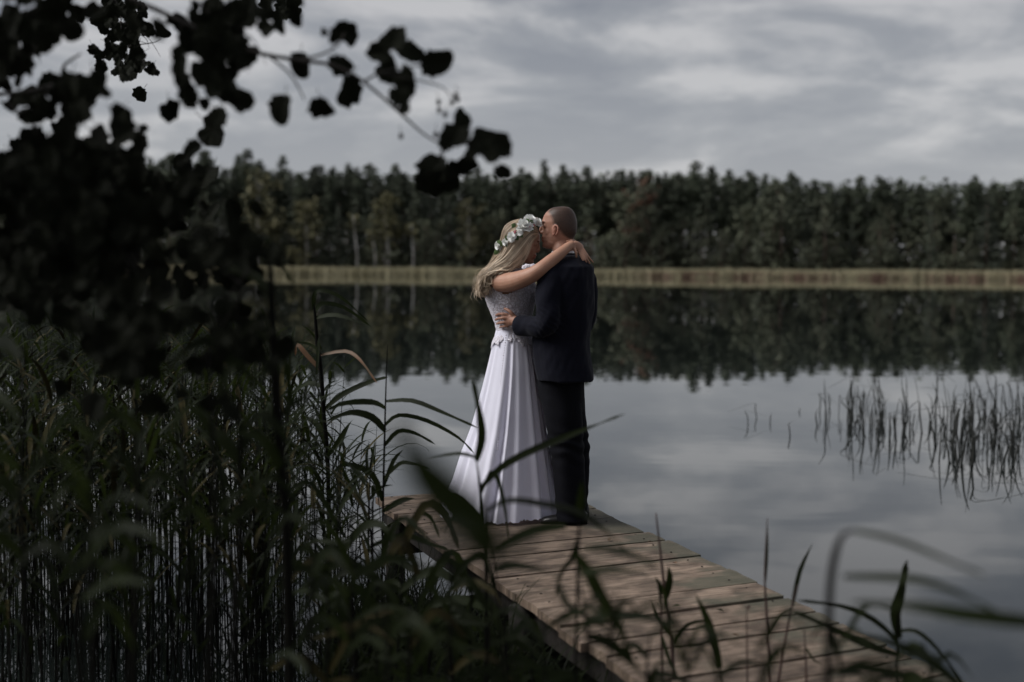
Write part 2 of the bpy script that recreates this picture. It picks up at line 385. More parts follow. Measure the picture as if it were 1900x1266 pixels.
for _ in range(17000):
    x = rnd(-190, 190); d = rnd(-4.5, 3.0) ; y = shoreY(x) + d
    h = (2.75 + .3 * mnoise.noise((x * .06, 0, 0)) + .22 * mnoise.noise((x * .4, d, 0))) * rnd(.82, 1.03); wd = rnd(.05, .13); a = rnd(0, 3.14); u = V(math.cos(a), math.sin(a), 0) * wd
    l = V(rnd(-.25, .25), rnd(-.25, .25), 0); p = V(x, y, -.1)
    mb.add([p - u, p + u, p + u * .9 + l * .4 + V(0, 0, h * .6), p + l + V(0, 0, h), p - u * .9 + l * .4 + V(0, 0, h * .6)], [(0, 1, 2, 3, 4)])
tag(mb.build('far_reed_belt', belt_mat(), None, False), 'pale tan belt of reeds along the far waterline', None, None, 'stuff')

# ------------------------------------------------------------------ jetty
ZD = 0.42
def wood_mat():
    m = bpy.data.materials.new('weathered planks'); m.use_nodes = True; t = m.node_tree; b = t.nodes['Principled BSDF']; n = t.nodes.new; l = t.links.new
    tcn = n('ShaderNodeTexCoord'); oi = n('ShaderNodeObjectInfo')
    off = n('ShaderNodeVectorMath'); off.operation = 'SCALE'; off.inputs[0].default_value = (13.0, 7.0, 3.0); l(oi.outputs['Random'], off.inputs['Scale'])
    ad = n('ShaderNodeVectorMath'); ad.operation = 'ADD'; l(tcn.outputs['UV'], ad.inputs[0]); l(off.outputs[0], ad.inputs[1])
    mp = n('ShaderNodeMapping'); mp.inputs['Scale'].default_value = (2.2, 34, 1); l(ad.outputs[0], mp.inputs[0])
    gr = n('ShaderNodeTexNoise'); gr.inputs['Scale'].default_value = 2.4; gr.inputs['Detail'].default_value = 7; gr.inputs['Roughness'].default_value = .65; l(mp.outputs[0], gr.inputs[0])
    st = n('ShaderNodeTexNoise'); st.inputs['Scale'].default_value = 8.0; st.inputs['Detail'].default_value = 5; l(ad.outputs[0], st.inputs[0])
    r1 = n('ShaderNodeValToRGB'); l(gr.outputs[0], r1.inputs[0]); e = r1.color_ramp.elements
    e[0].position = .34; e[0].color = (.070, .050, .036, 1); e[1].position = .68; e[1].color = (.300, .228, .172, 1); k = e.new(.5); k.color = (.175, .128, .094, 1)
    r2 = n('ShaderNodeValToRGB'); l(st.outputs[0], r2.inputs[0]); e = r2.color_ramp.elements
    e[0].position = .38; e[0].color = (.27, .26, .25, 1); e[1].position = .60; e[1].color = (1, 1, 1, 1)
    mu = n('ShaderNodeMix'); mu.data_type = 'RGBA'; mu.blend_type = 'MULTIPLY'; mu.inputs[0].default_value = .75; l(r1.outputs[0], mu.inputs[6]); l(r2.outputs[0], mu.inputs[7])
    # green-black algae patches toward the weather edge, by noise
    al = n('ShaderNodeTexNoise'); al.inputs['Scale'].default_value = 3.0; al.inputs['Detail'].default_value = 6; l(ad.outputs[0], al.inputs[0])
    sx = n('ShaderNodeSeparateXYZ'); l(tcn.outputs['UV'], sx.inputs[0])
    ed = n('ShaderNodeMapRange'); ed.inputs[1].default_value = .62; ed.inputs[2].default_value = 1.02; ed.inputs[3].default_value = -.12; ed.inputs[4].default_value = .16; l(sx.outputs[0], ed.inputs[0])
    sm = n('ShaderNodeMath'); sm.operation = 'ADD'; l(al.outputs[0], sm.inputs[0]); l(ed.outputs[0], sm.inputs[1])
    ar = n('ShaderNodeMapRange'); ar.inputs[1].default_value = .50; ar.inputs[2].default_value = .64; ar.inputs[4].default_value = .8; l(sm.outputs[0], ar.inputs[0])
    mx = n('ShaderNodeMix'); mx.data_type = 'RGBA'; l(ar.outputs[0], mx.inputs[0]); l(mu.outputs[2], mx.inputs[6]); mx.inputs[7].default_value = (.055, .055, .038, 1)
    orr = n('ShaderNodeMapRange'); orr.inputs[3].default_value = 1.0; orr.inputs[4].default_value = 1.6; l(oi.outputs['Random'], orr.inputs[0])
    sc = n('ShaderNodeVectorMath'); sc.operation = 'SCALE'; l(mx.outputs[2], sc.inputs[0]); l(orr.outputs[0], sc.inputs['Scale']); l(sc.outputs[0], b.inputs['Base Color'])
    b.inputs['Roughness'].default_value = .78; b.inputs['Specular IOR Level'].default_value = .3
    bp = n('ShaderNodeBump'); bp.inputs['Strength'].default_value = .9; bp.inputs['Distance'].default_value = .008; l(gr.outputs[0], bp.inputs['Height']); l(bp.outputs[0], b.inputs['Normal'])
    return m
M['wood'] = wood_mat()
M['post'] = mat('shade-darkened post wood', (.026, .021, .017), (.012, .010, .009), .8, 6, bump=.5, stretch=(3, 3, .5))  # shade below the deck is put into this dark wood colour
def g2(px, py): p = ground(px, py, ZD); return V(p.x, p.y, 0)
rA, rB = g2(1740, 1238), g2(1142, 960)
dAx = (rB - rA).normalized()                       # along the jetty, away from the shore
lC = g2(727, 919)
pdir = (g2(1376, 1082) - g2(1003, 1128)).normalized()   # along a plank, to the right
bounds = [(1142, 959), (1194, 987), (1224, 1002), (1279, 1031), (1328, 1056), (1376, 1082), (1444, 1107), (1508, 1133), (1560, 1154), (1637, 1196), (1690, 1221)]
sR = [(g2(*b) - rB).dot(dAx) for b in bounds]
def onR(s): return rB + dAx * s
l0 = g2(866, 1042); l1 = g2(1128, 1222); ldir = (l0 - l1).normalized()
def meet(p, d, q, e2):   # p + t d meets q + u e2
    den = d.x * e2.y - d.y * e2.x; t = ((q.x - p.x) * e2.y - (q.y - p.y) * e2.x) / den; return p + d * t
s = sR[-1]
while onR(s).y > 2.2: s -= rnd(.15, .24); sR.append(s)
sR = sorted(sR); s = sR[-1]
# far end
endR = meet(rB, dAx, lC, pdir); sEnd = (endR - rB).dot(dAx)
k = 4; sR += [s + (sEnd - s) * (i + 1) / k for i in range(k)]
jetty = empty('wooden_jetty', (rB.x, rB.y, 0), 'narrow weathered plank jetty running out to the couple', 'jetty')
nplank = 0
for i in range(len(sR) - 1):
    a, b = sR[i], sR[i + 1]; wid = b - a
    if wid < .05: continue
    gap = rnd(.007, .015); ex = rnd(-.02, .035); exl = rnd(-.02, .02)
    prR0, prR1 = onR(a + gap), onR(b - gap); q0 = meet(prR0, pdir, l1, ldir); q1 = meet(prR1, pdir, l1, ldir)
    prR0 = prR0 + pdir * ex; prR1 = prR1 + pdir * ex; q0 = q0 - pdir * exl; q1 = q1 - pdir * exl
    th = .04; dz = rnd(-.004, .004); nx, ny = 14, 4; vs_ = []; uv = []; fs_ = []
    wav = [rnd(-1, 1) for _ in range(40)]
    for lev in (0, 1):
        for j in range(ny + 1):
            for ii in range(nx + 1):
                u, v = ii / nx, j / ny; p = q0.lerp(prR0, u).lerp(q1.lerp(prR1, u), v)
                edge = (.5 - abs(v - .5)) < .01
                endj = ii in (0, nx)
                if edge: p += dAx * (.0035 * mnoise.noise((u * 9 + i * 7, v * 5, 1)))
                if endj: p += pdir * (.012 * mnoise.noise((v * 6 + i * 3, ii, 2)) )
                zt = ZD + dz + .003 * mnoise.noise((u * 4, v * 2 + i, 5)) - (.004 if edge or endj else 0)
                vs_.append(V(p.x, p.y, zt if lev == 0 else ZD + dz - th)); uv.append((u * 1.1, v * wid))
    W = nx + 1; H = (nx + 1) * (ny + 1)
    for j in range(ny):
        for ii in range(nx):
            c = j * W + ii; fs_.append((c, c + 1, c + 1 + W, c + W)); fs_.append((H + c, H + c + W, H + c + 1 + W, H + c + 1))
    for ii in range(nx):
        fs_.append((ii, H + ii, H + ii + 1, ii + 1)); c = ny * W + ii; fs_.append((c, c + 1, H + c + 1, H + c))
    for j in range(ny):
        c = j * W; fs_.append((c, c + W, H + c + W, H + c)); c = j * W + nx; fs_.append((c, H + c, H + c + W, c + W))
    me = bpy.data.meshes.new('plank'); me.from_pydata(vs_, [], fs_); me.materials.append(M['wood'])
    ul = me.uv_layers.new(name='UVMap')
    for lp in me.loops: ul.data[lp.index].uv = uv[lp.vertex_index]
    me.update(); link('plank', me, jetty); nplank += 1
lEnd = meet(lC, pdir, l1, ldir)
for off, base, dd in ((.10, rB, dAx), (-.10, l1, ldir)):          # stringers
    s0 = meet(onR(sR[0]), pdir, base, dd); s1 = meet(onR(sEnd - .05), pdir, base, dd)
    p0 = V(s0.x, s0.y, 0) - pdir * off; p1 = V(s1.x, s1.y, 0) - pdir * off
    m2 = MB(); d = (p1 - p0); m2.box((p0 + p1) / 2 + V(0, 0, ZD - .105), d / 2, pdir * .035, V(0, 0, .06)); m2.build('beam', M['post'], jetty, False)
for s_ in (sEnd - .55, sEnd - 2.9, sEnd - 4.9):                      # posts in pairs
    for base, dd, off in ((rB, dAx, .02), (l1, ldir, -.02)):
        q = meet(onR(s_), pdir, base, dd) - pdir * off
        if base is rB: q = q - pdir * .12
        m2 = MB(); topz = ZD - .045; m2.tube([V(q.x + rnd(-.03, .03), q.y, -1.0), V(q.x, q.y, .1), V(q.x, q.y, topz)], [.062, .058, .055], 12); m2.build('post', M['post'], jetty)
    a = meet(onR(s_), pdir, rB, dAx); b = meet(onR(s_), pdir, l1, ldir); m2 = MB(); m2.box((a + b) / 2 + V(0, 0, ZD - .215), (b - a) / 2 * 1.02, dAx * .04, V(0, 0, .047)); m2.build('cross_beam', M['post'], jetty, False)
# nail heads
mb = MB()
for i in range(len(sR) - 1):
    if sR[i + 1] - sR[i] < .05: continue
    for fr in (.25, .75):
        for side in (0.09, .91):
            c = onR(sR[i] + (sR[i + 1] - sR[i]) * fr); q = meet(c, pdir, l1, ldir); p = q.lerp(c, side) + V(rnd(-.01, .01), rnd(-.01, .01), ZD + .003)
            mb.ball(p, (.006, .006, .003), 6, 4)
o = mb.build('nail_heads', M['cone'], jetty); o['kind'] = 'stuff'

# ------------------------------------------------------------------ the couple
YC = 8.15
def P(px, py, d=0.0): return pt(px, py, YC + d)
S = YC / FPX
def oval(px0, px1, y, d, hd, n=32, ex=2.0, zfix=None, rot=0.0):
    """horizontal ring whose left and right limits project to px0 and px1"""
    a = P(px0, y, d); b = P(px1, y, d); c = (a + b) / 2; hx = (b - a).length / 2; z = c.z if zfix is None else zfix; res = []
    for k in range(n):
        t = 2 * math.pi * k / n; ct, st = math.cos(t), math.sin(t)
        x = hx * math.copysign(abs(ct) ** (2 / ex), ct); y_ = hd * math.copysign(abs(st) ** (2 / ex), st)
        res.append(V(c.x + x + rot * y_, c.y + y_, z))
    return res
def skin_mat(name, base, hair):
    m = bpy.data.materials.new(name); m.use_nodes = True; t = m.node_tree; b = t.nodes['Principled BSDF']; n = t.nodes.new; l = t.links.new
    at = n('ShaderNodeAttribute'); at.attribute_name = 'paint'; sp = n('ShaderNodeSeparateColor'); l(at.outputs['Color'], sp.inputs[0])
    no = n('ShaderNodeTexNoise'); no.inputs['Scale'].default_value = 18; no.inputs['Detail'].default_value = 4
    tcn = n('ShaderNodeTexCoord'); l(tcn.outputs['Object'], no.inputs[0])
    rp = n('ShaderNodeValToRGB'); l(no.outputs[0], rp.inputs[0]); rp.color_ramp.elements[0].position = .3; rp.color_ramp.elements[1].position = .7
    rp.color_ramp.elements[0].color = (base[0] * .86, base[1] * .8, base[2] * .78, 1); rp.color_ramp.elements[1].color = (*base, 1)
    m1 = n('ShaderNodeMix'); m1.data_type = 'RGBA'; l(sp.outputs[1], m1.inputs[0]); l(rp.outputs[0], m1.inputs[6]); m1.inputs[7].default_value = (base[0] * .85, base[1] * .5, base[2] * .5, 1)
    hn = n('ShaderNodeTexNoise'); hn.inputs['Scale'].default_value = 420; hn.inputs['Detail'].default_value = 2; l(tcn.outputs['Object'], hn.inputs[0])
    hr = n('ShaderNodeMapRange'); hr.inputs[1].default_value = .3; hr.inputs[2].default_value = .6; hr.inputs[3].default_value = .84; hr.inputs[4].default_value = 1; l(hn.outputs[0], hr.inputs[0])
    hm = n('ShaderNodeMath'); hm.operation = 'MULTIPLY'; l(sp.outputs[0], hm.inputs[0]); l(hr.outputs[0], hm.inputs[1])
    m2 = n('ShaderNodeMix'); m2.data_type = 'RGBA'; l(hm.outputs[0], m2.inputs[0]); l(m1.outputs[2], m2.inputs[6]); m2.inputs[7].default_value = (*hair, 1)
    l(m2.outputs[2], b.inputs['Base Color']); b.inputs['Roughness'].default_value = .5; b.inputs['Specular IOR Level'].default_value = .35
    b.inputs['Subsurface Weight'].default_value = .08; b.inputs['Subsurface Radius'].default_value = (.02, .008, .005); b.inputs['Subsurface Scale'].default_value = .3
    return m
M['skin_m'] = skin_mat('groom skin', (.37, .20, .142), (.024, .017, .013))
M['skin_f'] = skin_mat('bride skin', (.44, .245, .168), (.12, .085, .055))

HEAD = [(41, 4, -8, .012), (40, 12, -15, .035), (37, 19, -21, .052), (32, 25, -25, .064), (26, 29.5, -28, .071), (19, 32.5, -30, .0755), (13, 34.6, -31, .077), (9, 33.2, -31.3, .0765),
        (3, 32.6, -31, .0755), (-3, 33, -30.5, .0735), (-9, 33.4, -29, .070), (-14, 35.6, -26, .066), (-17, 34.6, -25, .064), (-20, 35.6, -24, .062), (-24, 33.5, -22, .058), (-29, 35.2, -18, .052), (-33, 33, -12, .043), (-36, 26, -5, .028)]
def head(mb, C, F, U, k=1.0, female=False):
    Lf = U.cross(F).normalized(); s = S * k
    def H(f, u, l=0.0): return C + F * (f * s) + U * (u * s) + Lf * (l * k)
    rings = []
    for u, f, b, hw in HEAD:
        if female:
            if 8 < u < 16: f -= 1.6
            if u < -10: hw *= .94
        mid, hf = (f + b) / 2, (f - b) / 2; ring = []
        for j in range(36):
            t = 2 * math.pi * j / 36; ct, st = math.cos(t), math.sin(t)
            x = mid + hf * math.copysign(abs(ct) ** .92, ct); taper = 1 - .26 * max(0, ct) ** 1.5 * (1.0 if u < 24 else .4)
            ring.append(H(x, u, hw * taper * math.copysign(abs(st) ** .9, st)))
        rings.append(ring)
    mb.loft(rings)
    ax = (F, Lf, U); n = .8 if female else 1.0
    mb.tube([H(30, 11), H(34.3, 6), H(36.8 * (1 if n == 1 else .985), 1), H(38.3 * (1 if n == 1 else .985), -3.2)], [.008, .0085 * n, .0095 * n, .0105 * n], 8)
    mb.ball(H(34, -5.5), (.016, .0145 * n, .0085), axes=ax)
    for sg in (-1, 1):
        mb.ball(H(32.6, -4.8, sg * .0115), (.011, .0075, .0085), axes=ax)
        mb.ball(H(31.2, 14.5, sg * .026), (.010, .022, .006 * n), axes=ax)            # brow ridge
        mb.ball(H(27.2, 7.0, sg * .031), (.0135, .015, .0115), axes=ax)                 # closed lid
        mb.ball(H(20, -5, sg * .037), (.026, .018, .028), axes=ax)                      # cheekbone
        mb.ball(H(10, -24, sg * .041), (.045, .015, .022), axes=ax)                      # jaw
        # ear: rim, bowl, lobe
        ec = H(9, -3, sg * .079); out_ = Lf * sg; ef = (F * .96 + out_ * -.28).normalized(); eu = (U - F * .18).normalized()
        rim = [ec + ef * (.0165 * math.cos(t) - .004) + eu * (.029 * math.sin(t)) + out_ * (.006 - .009 * math.cos(t)) for t in [R(a) for a in range(-70, 251, 20)]]
        mb.tube(rim, [.0058] * len(rim), 8); mb.ball(ec - eu * .025 + ef * .003, (.0085, .005, .010), axes=(ef, out_, eu)); mb.ball(ec, (.013, .0035, .024), axes=(ef, out_, eu))
        mb.ball(ec + ef * .004, (.0055, .007, .012), axes=(ef, out_, eu))
    mb.ball(H(33.2, -14.6), (.0115, .021, .0052), axes=ax); mb.ball(H(32.9, -19.8), (.0115, .018, .0060), axes=ax)  # lips
    mb.ball(H(31.5, -29), (.012, .018, .013), axes=ax)
    return H
def paint(me, C, F, U, k, female):
    a = coords(me).astype(np.float64) - np.array(C); s = S * k; Lf = U.cross(F)
    f = a @ np.array(F) / s; u = a @ np.array(U) / s; l = np.abs(a @ np.array(Lf)) / k
    near = (f * f + (u * u) + (l / S) ** 2) < 60 ** 2
    hl = np.interp(u, [-22, -18, -12, -3, 2, 8, 18, 26, 33, 41], [-20, -13, -5, 1, 8, 12, 13.5, 17, 22, 16])
    hair = np.clip((hl - f) / 7.0 + .35, 0, 1) * np.clip((u + 22) / 5, 0, 1) * near
    ear = ((f - 8) / 8) ** 2 + ((u + 3) / 11) ** 2 < 1
    hair = np.where(ear & (l > .074), 0, hair) * (0.93 if not female else 1)
    brow = ((f > 27) & (l > .010) & (l < .048) & (np.abs(u - 14.8 + l * 30) < 1.5)) * .45
    lash = ((f > 25) & (l > .016) & (l < .046) & (np.abs(u - 3.9) < .8)) * .35
    beard = np.clip((-8 - u) / 8, 0, 1) * np.clip((f - 4) / 10, 0, 1) * (.07 if not female else 0) * near
    lips = ((f > 31) & (u < -12.4) & (u > -22) & (l < .024)) * (.8 if female else .5)
    red = np.where(ear & (l > .07), .35, 0) * near
    c = np.zeros((len(a), 4), np.float32); c[:, 3] = 1
    c[:, 0] = np.clip(np.maximum.reduce([hair, brow * near, lash * near, beard]), 0, 1); c[:, 1] = np.clip(lips * near + red, 0, 1)
    at = me.color_attributes.new('paint', 'FLOAT_COLOR', 'POINT'); at.data.foreach_set('color', c.ravel())

# ---- groom
F_g = V(-1, .10, -.05).normalized(); U_g = (V(0, 0, 1) - F_g * F_g.z).normalized(); C_g = P(1040, 425, -.02)
groom = empty('person', V(P(1055, 900).x, YC - .02, ZD), 'person with cropped hair in a dark navy suit kissing the forehead of the bride', 'person')
mb = MB(); head(mb, C_g, F_g, U_g)
mb.tube([P(1038, 438, -.02), P(1042, 455, -.03), P(1046, 478, -.05), P(1050, 500, -.05)], [.052, .056, .063, .075], 18, sub=3)
mb.loft([oval(1020, 1085, 485, -.05, .13), oval(1015, 1092, 500, -.05, .18), oval(1014, 1094, 540, -.05, .16), oval(1020, 1088, 620, -.05, .13), oval(1022, 1080, 690, -.05, .11), oval(1028, 1076, 730, -.04, .09)])
mb.tube([P(1030, 505, -.2), P(1022, 560, -.25), P(1016, 604, -.25), P(985, 606, -.18), P(958, 596, -.075), P(950, 594, -.05)], [.045, .042, .038, .036, .029, .027], 12, sub=4)
mb.tube([P(1080, 505, .1), P(1092, 590, .16), P(1050, 610, .30), P(1000, 605, .33)], [.045, .04, .036, .03], 12, sub=4)
for (x0, x1, d) in ((1050, 1058, -.095), (1056, 1066, .1)):
    mb.tube([P(x0, 722, d * .45), P(x0 + 2, 830, d * .9), P(x1, 950, d)], [.055, .05, .04], 14, sub=3)
# left hand on her waist: palm, four fingers, thumb
palm = [(P(958, 596, -.075), .026, .018), (P(950, 594, -.060), .034, .016), (P(941, 594, -.048), .037, .014), (P(937, 594.5, -.042), .034, .012)]
rings = []
for c, a, b in palm:
    rings.append([c + V(0, 0, 1) * (a * math.cos(t)) + V(-.35, -.94, 0) * (b * math.sin(t)) for t in [2 * math.pi * k / 14 for k in range(14)]])
mb.loft(rings)
for k, (pts_, r0) in enumerate((([(942, 584, -.052), (933, 582.5, -.048), (926, 583, -.018), (920.5, 585, .018)], .0088), ([(940, 591, -.054), (931, 590.5, -.052), (924, 591.5, -.018), (919.8, 593.5, .022)], .0090),
                                 ([(940.5, 598.5, -.052), (932, 598.7, -.046), (926, 599.5, -.014), (922, 601, .020)], .0086), ([(943, 605, -.048), (936, 605.6, -.040), (930.5, 606.3, -.014), (927.5, 607.5, .010)], .0076))):
    mb.tube([P(*q) for q in pts_], [r0 * 1.1, r0 * 1.04, r0 * .95, r0 * .82], 10, sub=3); mb.ball(P(*pts_[-1]), r0 * .82); mb.ball(P(*pts_[1]), r0 * 1.1)
mb.tube([P(954, 588, -.07), P(948, 580, -.075), P(942, 575.5, -.066), P(936.5, 573, -.05)], [.013, .0115, .0098, .0082], 10, sub=3); mb.ball(P(936.5, 573, -.05), .0082)
me = fused(mb, 'person', .0042, 5, .45); me.materials.append(M['skin_m']); paint(me, C_g, F_g, U_g, 1.0, False)
link('body', me, groom)

M['suit'] = mat('navy suit wool', (.0055, .006, .0125), (.004, .0044, .009), .85, 60, bump=.12, bscale=300, spec=.12, sheen=.04)
M['trouser'] = mat('dark trouser wool', (.0042, .0044, .007), (.003, .0032, .005), .85, 60, bump=.12, bscale=300, spec=.1, sheen=.02)
M['shirt'] = mat('white shirt', (.75, .75, .76), (.68, .68, .7), .7, 30)
M['shoe'] = mat('black shoe leather', (.012, .011, .010), (.008, .008, .008), .35, 30)
mb = MB()
mb.loft([oval(1030, 1078, 474, -.05, .085, ex=2.1), oval(1021, 1092, 483, -.05, .155, ex=2.1, rot=.08), oval(1012, 1102, 495, -.05, .200, ex=2.2, rot=.1), oval(1007, 1103, 515, -.05, .207, ex=2.3, rot=.08),
         oval(1002, 1104, 545, -.05, .203, ex=2.3, rot=.06), oval(998, 1101, 575, -.05, .192, ex=2.3, rot=.05), oval(991, 1097, 605, -.05, .186, ex=2.3), oval(987, 1093.5, 630, -.05, .185, ex=2.3),
         oval(987, 1095, 660, -.05, .19, ex=2.3), oval(992, 1100, 690, -.05, .195, ex=2.4), oval(996, 1101.5, 706, -.05, .198, ex=2.4)])
mb.tube([P(1034, 496, -.155), P(1022, 520, -.205), P(1016, 560, -.235), P(1016, 592, -.245), P(1008, 606, -.225), P(985, 605.5, -.15), P(962, 604, -.085)], [.062, .072, .068, .066, .064, .059, .056], 20, sub=5)
mb.tube([P(1074, 496, .06), P(1086, 520, .10), P(1089, 560, .14), P(1085, 600, .18), P(1056, 612, .30), P(1010, 604, .33)], [.060, .066, .062, .058, .054, .048], 18, sub=4)
jk = fused(mb, 'jacket', .006, 5)
a = coords(jk); no_ = np.empty(len(jk.vertices) * 3, np.float32); jk.vertices.foreach_get('normal', no_); no_ = no_.reshape(-1, 3)
el = P(1014, 600, -.24); ar = P(1060, 560, -.1)
disp = np.zeros(len(a))
for i, p in enumerate(a):
    v = Vector(p); de = (v - el).length
    fold = mnoise.noise((p[0] * 9 + p[2] * 4, p[1] * 9, p[2] * 2.6)) * .011 + mnoise.noise((p[0] * 24 - p[2] * 10, p[1] * 22, p[2] * 9)) * .0045
    crease = math.sin((p[2] * 1.0 + p[0] * .8) * 170 + mnoise.noise((p[0] * 12, p[1] * 12, p[2] * 12)) * 4) * .0042 * math.exp(-(de / .085) ** 2)
    disp[i] = fold + crease
set_coords(jk, a + no_ * disp[:, None]); jk.materials.append(M['suit']); link('jacket', jk, groom)
# collar band, shirt collar, jacket vent, pocket flap
mb = MB(); mb.loft([oval(1022, 1068, 470, -.04, .078, n=24), oval(1020, 1071, 476, -.045, .088, n=24), oval(1019, 1074, 482, -.05, .098, n=24)], False)
mb.loft([oval(1023.5, 1066.5, 470, -.04, .073, n=24), oval(1022, 1069, 476, -.045, .083, n=24), oval(1021, 1072, 482, -.05, .093, n=24)], False)
mb.build('jacket_collar', M['suit'], groom)
mb = MB(); mb.loft([oval(1023.5, 1065.5, 466.5, -.038, .070, n=24), oval(1022.5, 1067.5, 474, -.043, .079, n=24)], False); mb.build('shirt_collar', M['shirt'], groom)
# trousers
mb = MB()
mb.loft([oval(994, 1084, 690, -.03, .165), oval(996, 1085, 715, -.03, .165), oval(1000, 1085, 740, -.03, .16), oval(1012, 1084, 762, -.02, .14)])
mb.loft([oval(1004, 1079, 735, -.08, .11), oval(1010, 1081, 770, -.09, .105), oval(1019, 1084, 830, -.09, .096), oval(1026, 1086, 880, -.09, .090), oval(1030, 1087, 930, -.09, .088), oval(1032, 1085, 966, -.09, .090)])
mb.loft([oval(1018, 1085, 735, .05, .10), oval(1022, 1086, 768, .07, .10), oval(1030, 1092, 830, .11, .095), oval(1034, 1093.5, 880, .13, .09), oval(1036, 1093, 915, .145, .088), oval(1037, 1091.5, 946, .15, .09)])
tr = fused(mb, 'trousers', .007, 5)
a = coords(tr)
nn = np.empty(len(tr.vertices) * 3, np.float32); tr.vertices.foreach_get('normal', nn); nn = nn.reshape(-1, 3)
zk, za = P(1050, 825).z, ZD + .06
disp = np.array([mnoise.noise((p[0] * 11, p[1] * 11, p[2] * 3)) * .008 + .005 * math.sin(p[2] * 85 + p[0] * 25 + 3 * mnoise.noise((p[0] * 8, p[1] * 8, p[2] * 6))) * (math.exp(-((p[2] - zk) / .10) ** 2) + math.exp(-((p[2] - za) / .09) ** 2)) for p in a])
set_coords(tr, a + nn * disp[:, None]); tr.materials.append(M['trouser']); link('trousers', tr, groom)
for (px, d) in ((1056, -.09), (1060, .15)):
    c = P(px, 900, d); mb = MB(); prof = [(.085, .030, .055), (.06, .037, .075), (.0, .036, .062), (-.06, .041, .052), (-.12, .043, .042), (-.16, .034, .034), (-.18, .016, .024)]
    rings = []
    for fx, hw, hh in prof:
        rings.append([V(c.x + fx + .02, c.y + hw * math.cos(t), ZD + .002 + max(0, hh * (.5 + .62 * math.sin(t)))) for t in [2 * math.pi * k / 14 for k in range(14)]])
    mb.loft(rings); mb.build('shoe', M['shoe'], groom)

# ---- bride
pit = R(19); F_b = V(math.cos(pit), -.06, -math.sin(pit)).normalized(); U_b = V(math.sin(pit), 0, math.cos(pit)); U_b = (U_b - F_b * U_b.dot(F_b)).normalized(); C_b = P(968, 451, .03)
KB = .93
bride = empty('person', V(P(940, 900).x, YC + .15, ZD), 'person in a long white lace dress with blond hair and a wreath of white flowers', 'person')
mb = MB(); head(mb, C_b, F_b, U_b, KB, True)
mb.tube([P(960, 462, .03), P(957, 480, .06), P(951, 500, .09), P(950, 515, .1)], [.047, .046, .05, .065], 16, sub=3)
BOD = [(498, 930, 968, .10), (505, 914, 984, .148), (515, 907, 991, .160), (530, 900.5, 995, .155), (545, 898.5, 996.5, .148), (560, 901.5, 994, .138), (575, 907.5, 990, .124), (590, 914, 986, .114), (605, 919, 984, .109), (618, 921, 985, .112), (618.1, 920, 985.6, .1135), (640, 911, 992, .141), (662, 905, 996, .160)]
DB = .10
mb.loft([oval(a_ + 3.5, b_ - 3.5, y, DB, hd - .010, n=28) for y, a_, b_, hd in BOD if y < 600] + [oval(927, 978, 612, DB, .085, n=28)])
mb.loft([oval(929, 976, 605, DB, .08), oval(925, 978, 670, DB, .10), oval(920, 980, 720, .12, .115), oval(925, 980, 800, .13, .11), oval(935, 970, 900, .14, .09)])
ARM = [P(927, 523, -.035), P(945, 524, -.10), P(965, 519, -.17), P(985, 511, -.225), P(1001, 501, -.245), P(1020, 486, -.228), P(1040, 470, -.198), P(1057, 456, -.160), P(1063, 453, -.146)]
ARMR = [.058, .056, .051, .045, .039, .037, .032, .0245, .0225]
mb.tube(ARM, ARMR, 18, sub=4)
mb.ball(P(925, 520, -.02), (.056, .06, .052))
ARML = [P(983, 508, .235), P(1005, 508, .27), P(1030, 500, .25), P(1050, 482, .16), P(1066, 466, .06)]
mb.tube(ARML, [.05, .045, .038, .032, .023], 16, sub=4); mb.ball(P(980, 508, .22), .05)
# right hand draped over the nape
ctr = [(P(1063, 453, -.146), .021, .015), (P(1069, 455, -.136), .027, .014), (P(1076, 460, -.122), .030, .0125), (P(1080, 464, -.114), .028, .0115)]
rings = []
ph = (P(1080, 464, -.114) - P(1063, 453, -.146)).normalized(); sd_ = ph.cross(V(.15, -.9, .42)).normalized(); nn_ = sd_.cross(ph)
for c, a_, b_ in ctr: rings.append([c + sd_ * (a_ * math.cos(t)) + nn_ * (b_ * math.sin(t)) for t in [2 * math.pi * k / 14 for k in range(14)]])
mb.loft(rings)
for pts_, r0 in (([(1081.5, 461.5, -.122), (1087, 470, -.13), (1093, 478.5, -.13), (1100.5, 487, -.122)], .0072), ([(1080, 464.5, -.13), (1084.5, 473, -.142), (1089.5, 481.5, -.145), (1094.5, 489, -.138)], .0074),
                 ([(1077.5, 466.5, -.136), (1081.5, 474.5, -.152), (1085, 481, -.16), (1088.5, 487, -.16)], .0070), ([(1074, 468, -.14), (1077, 474.5, -.155), (1079.5, 480, -.163), (1081.5, 484.5, -.165)], .0062)):
    mb.tube([P(*q) for q in pts_], [r0 * 1.12, r0 * 1.05, r0 * .92, r0 * .72], 10, sub=3); mb.ball(P(*pts_[-1]), r0 * .72); mb.ball(P(*pts_[1]), r0 * 1.1)
mb.tube([P(1063, 458, -.155), P(1067, 464, -.168), P(1069, 471, -.172), P(1069.5, 477, -.168)], [.0105, .0095, .0085, .007], 10, sub=3); mb.ball(P(1069.5, 477, -.168), .007)
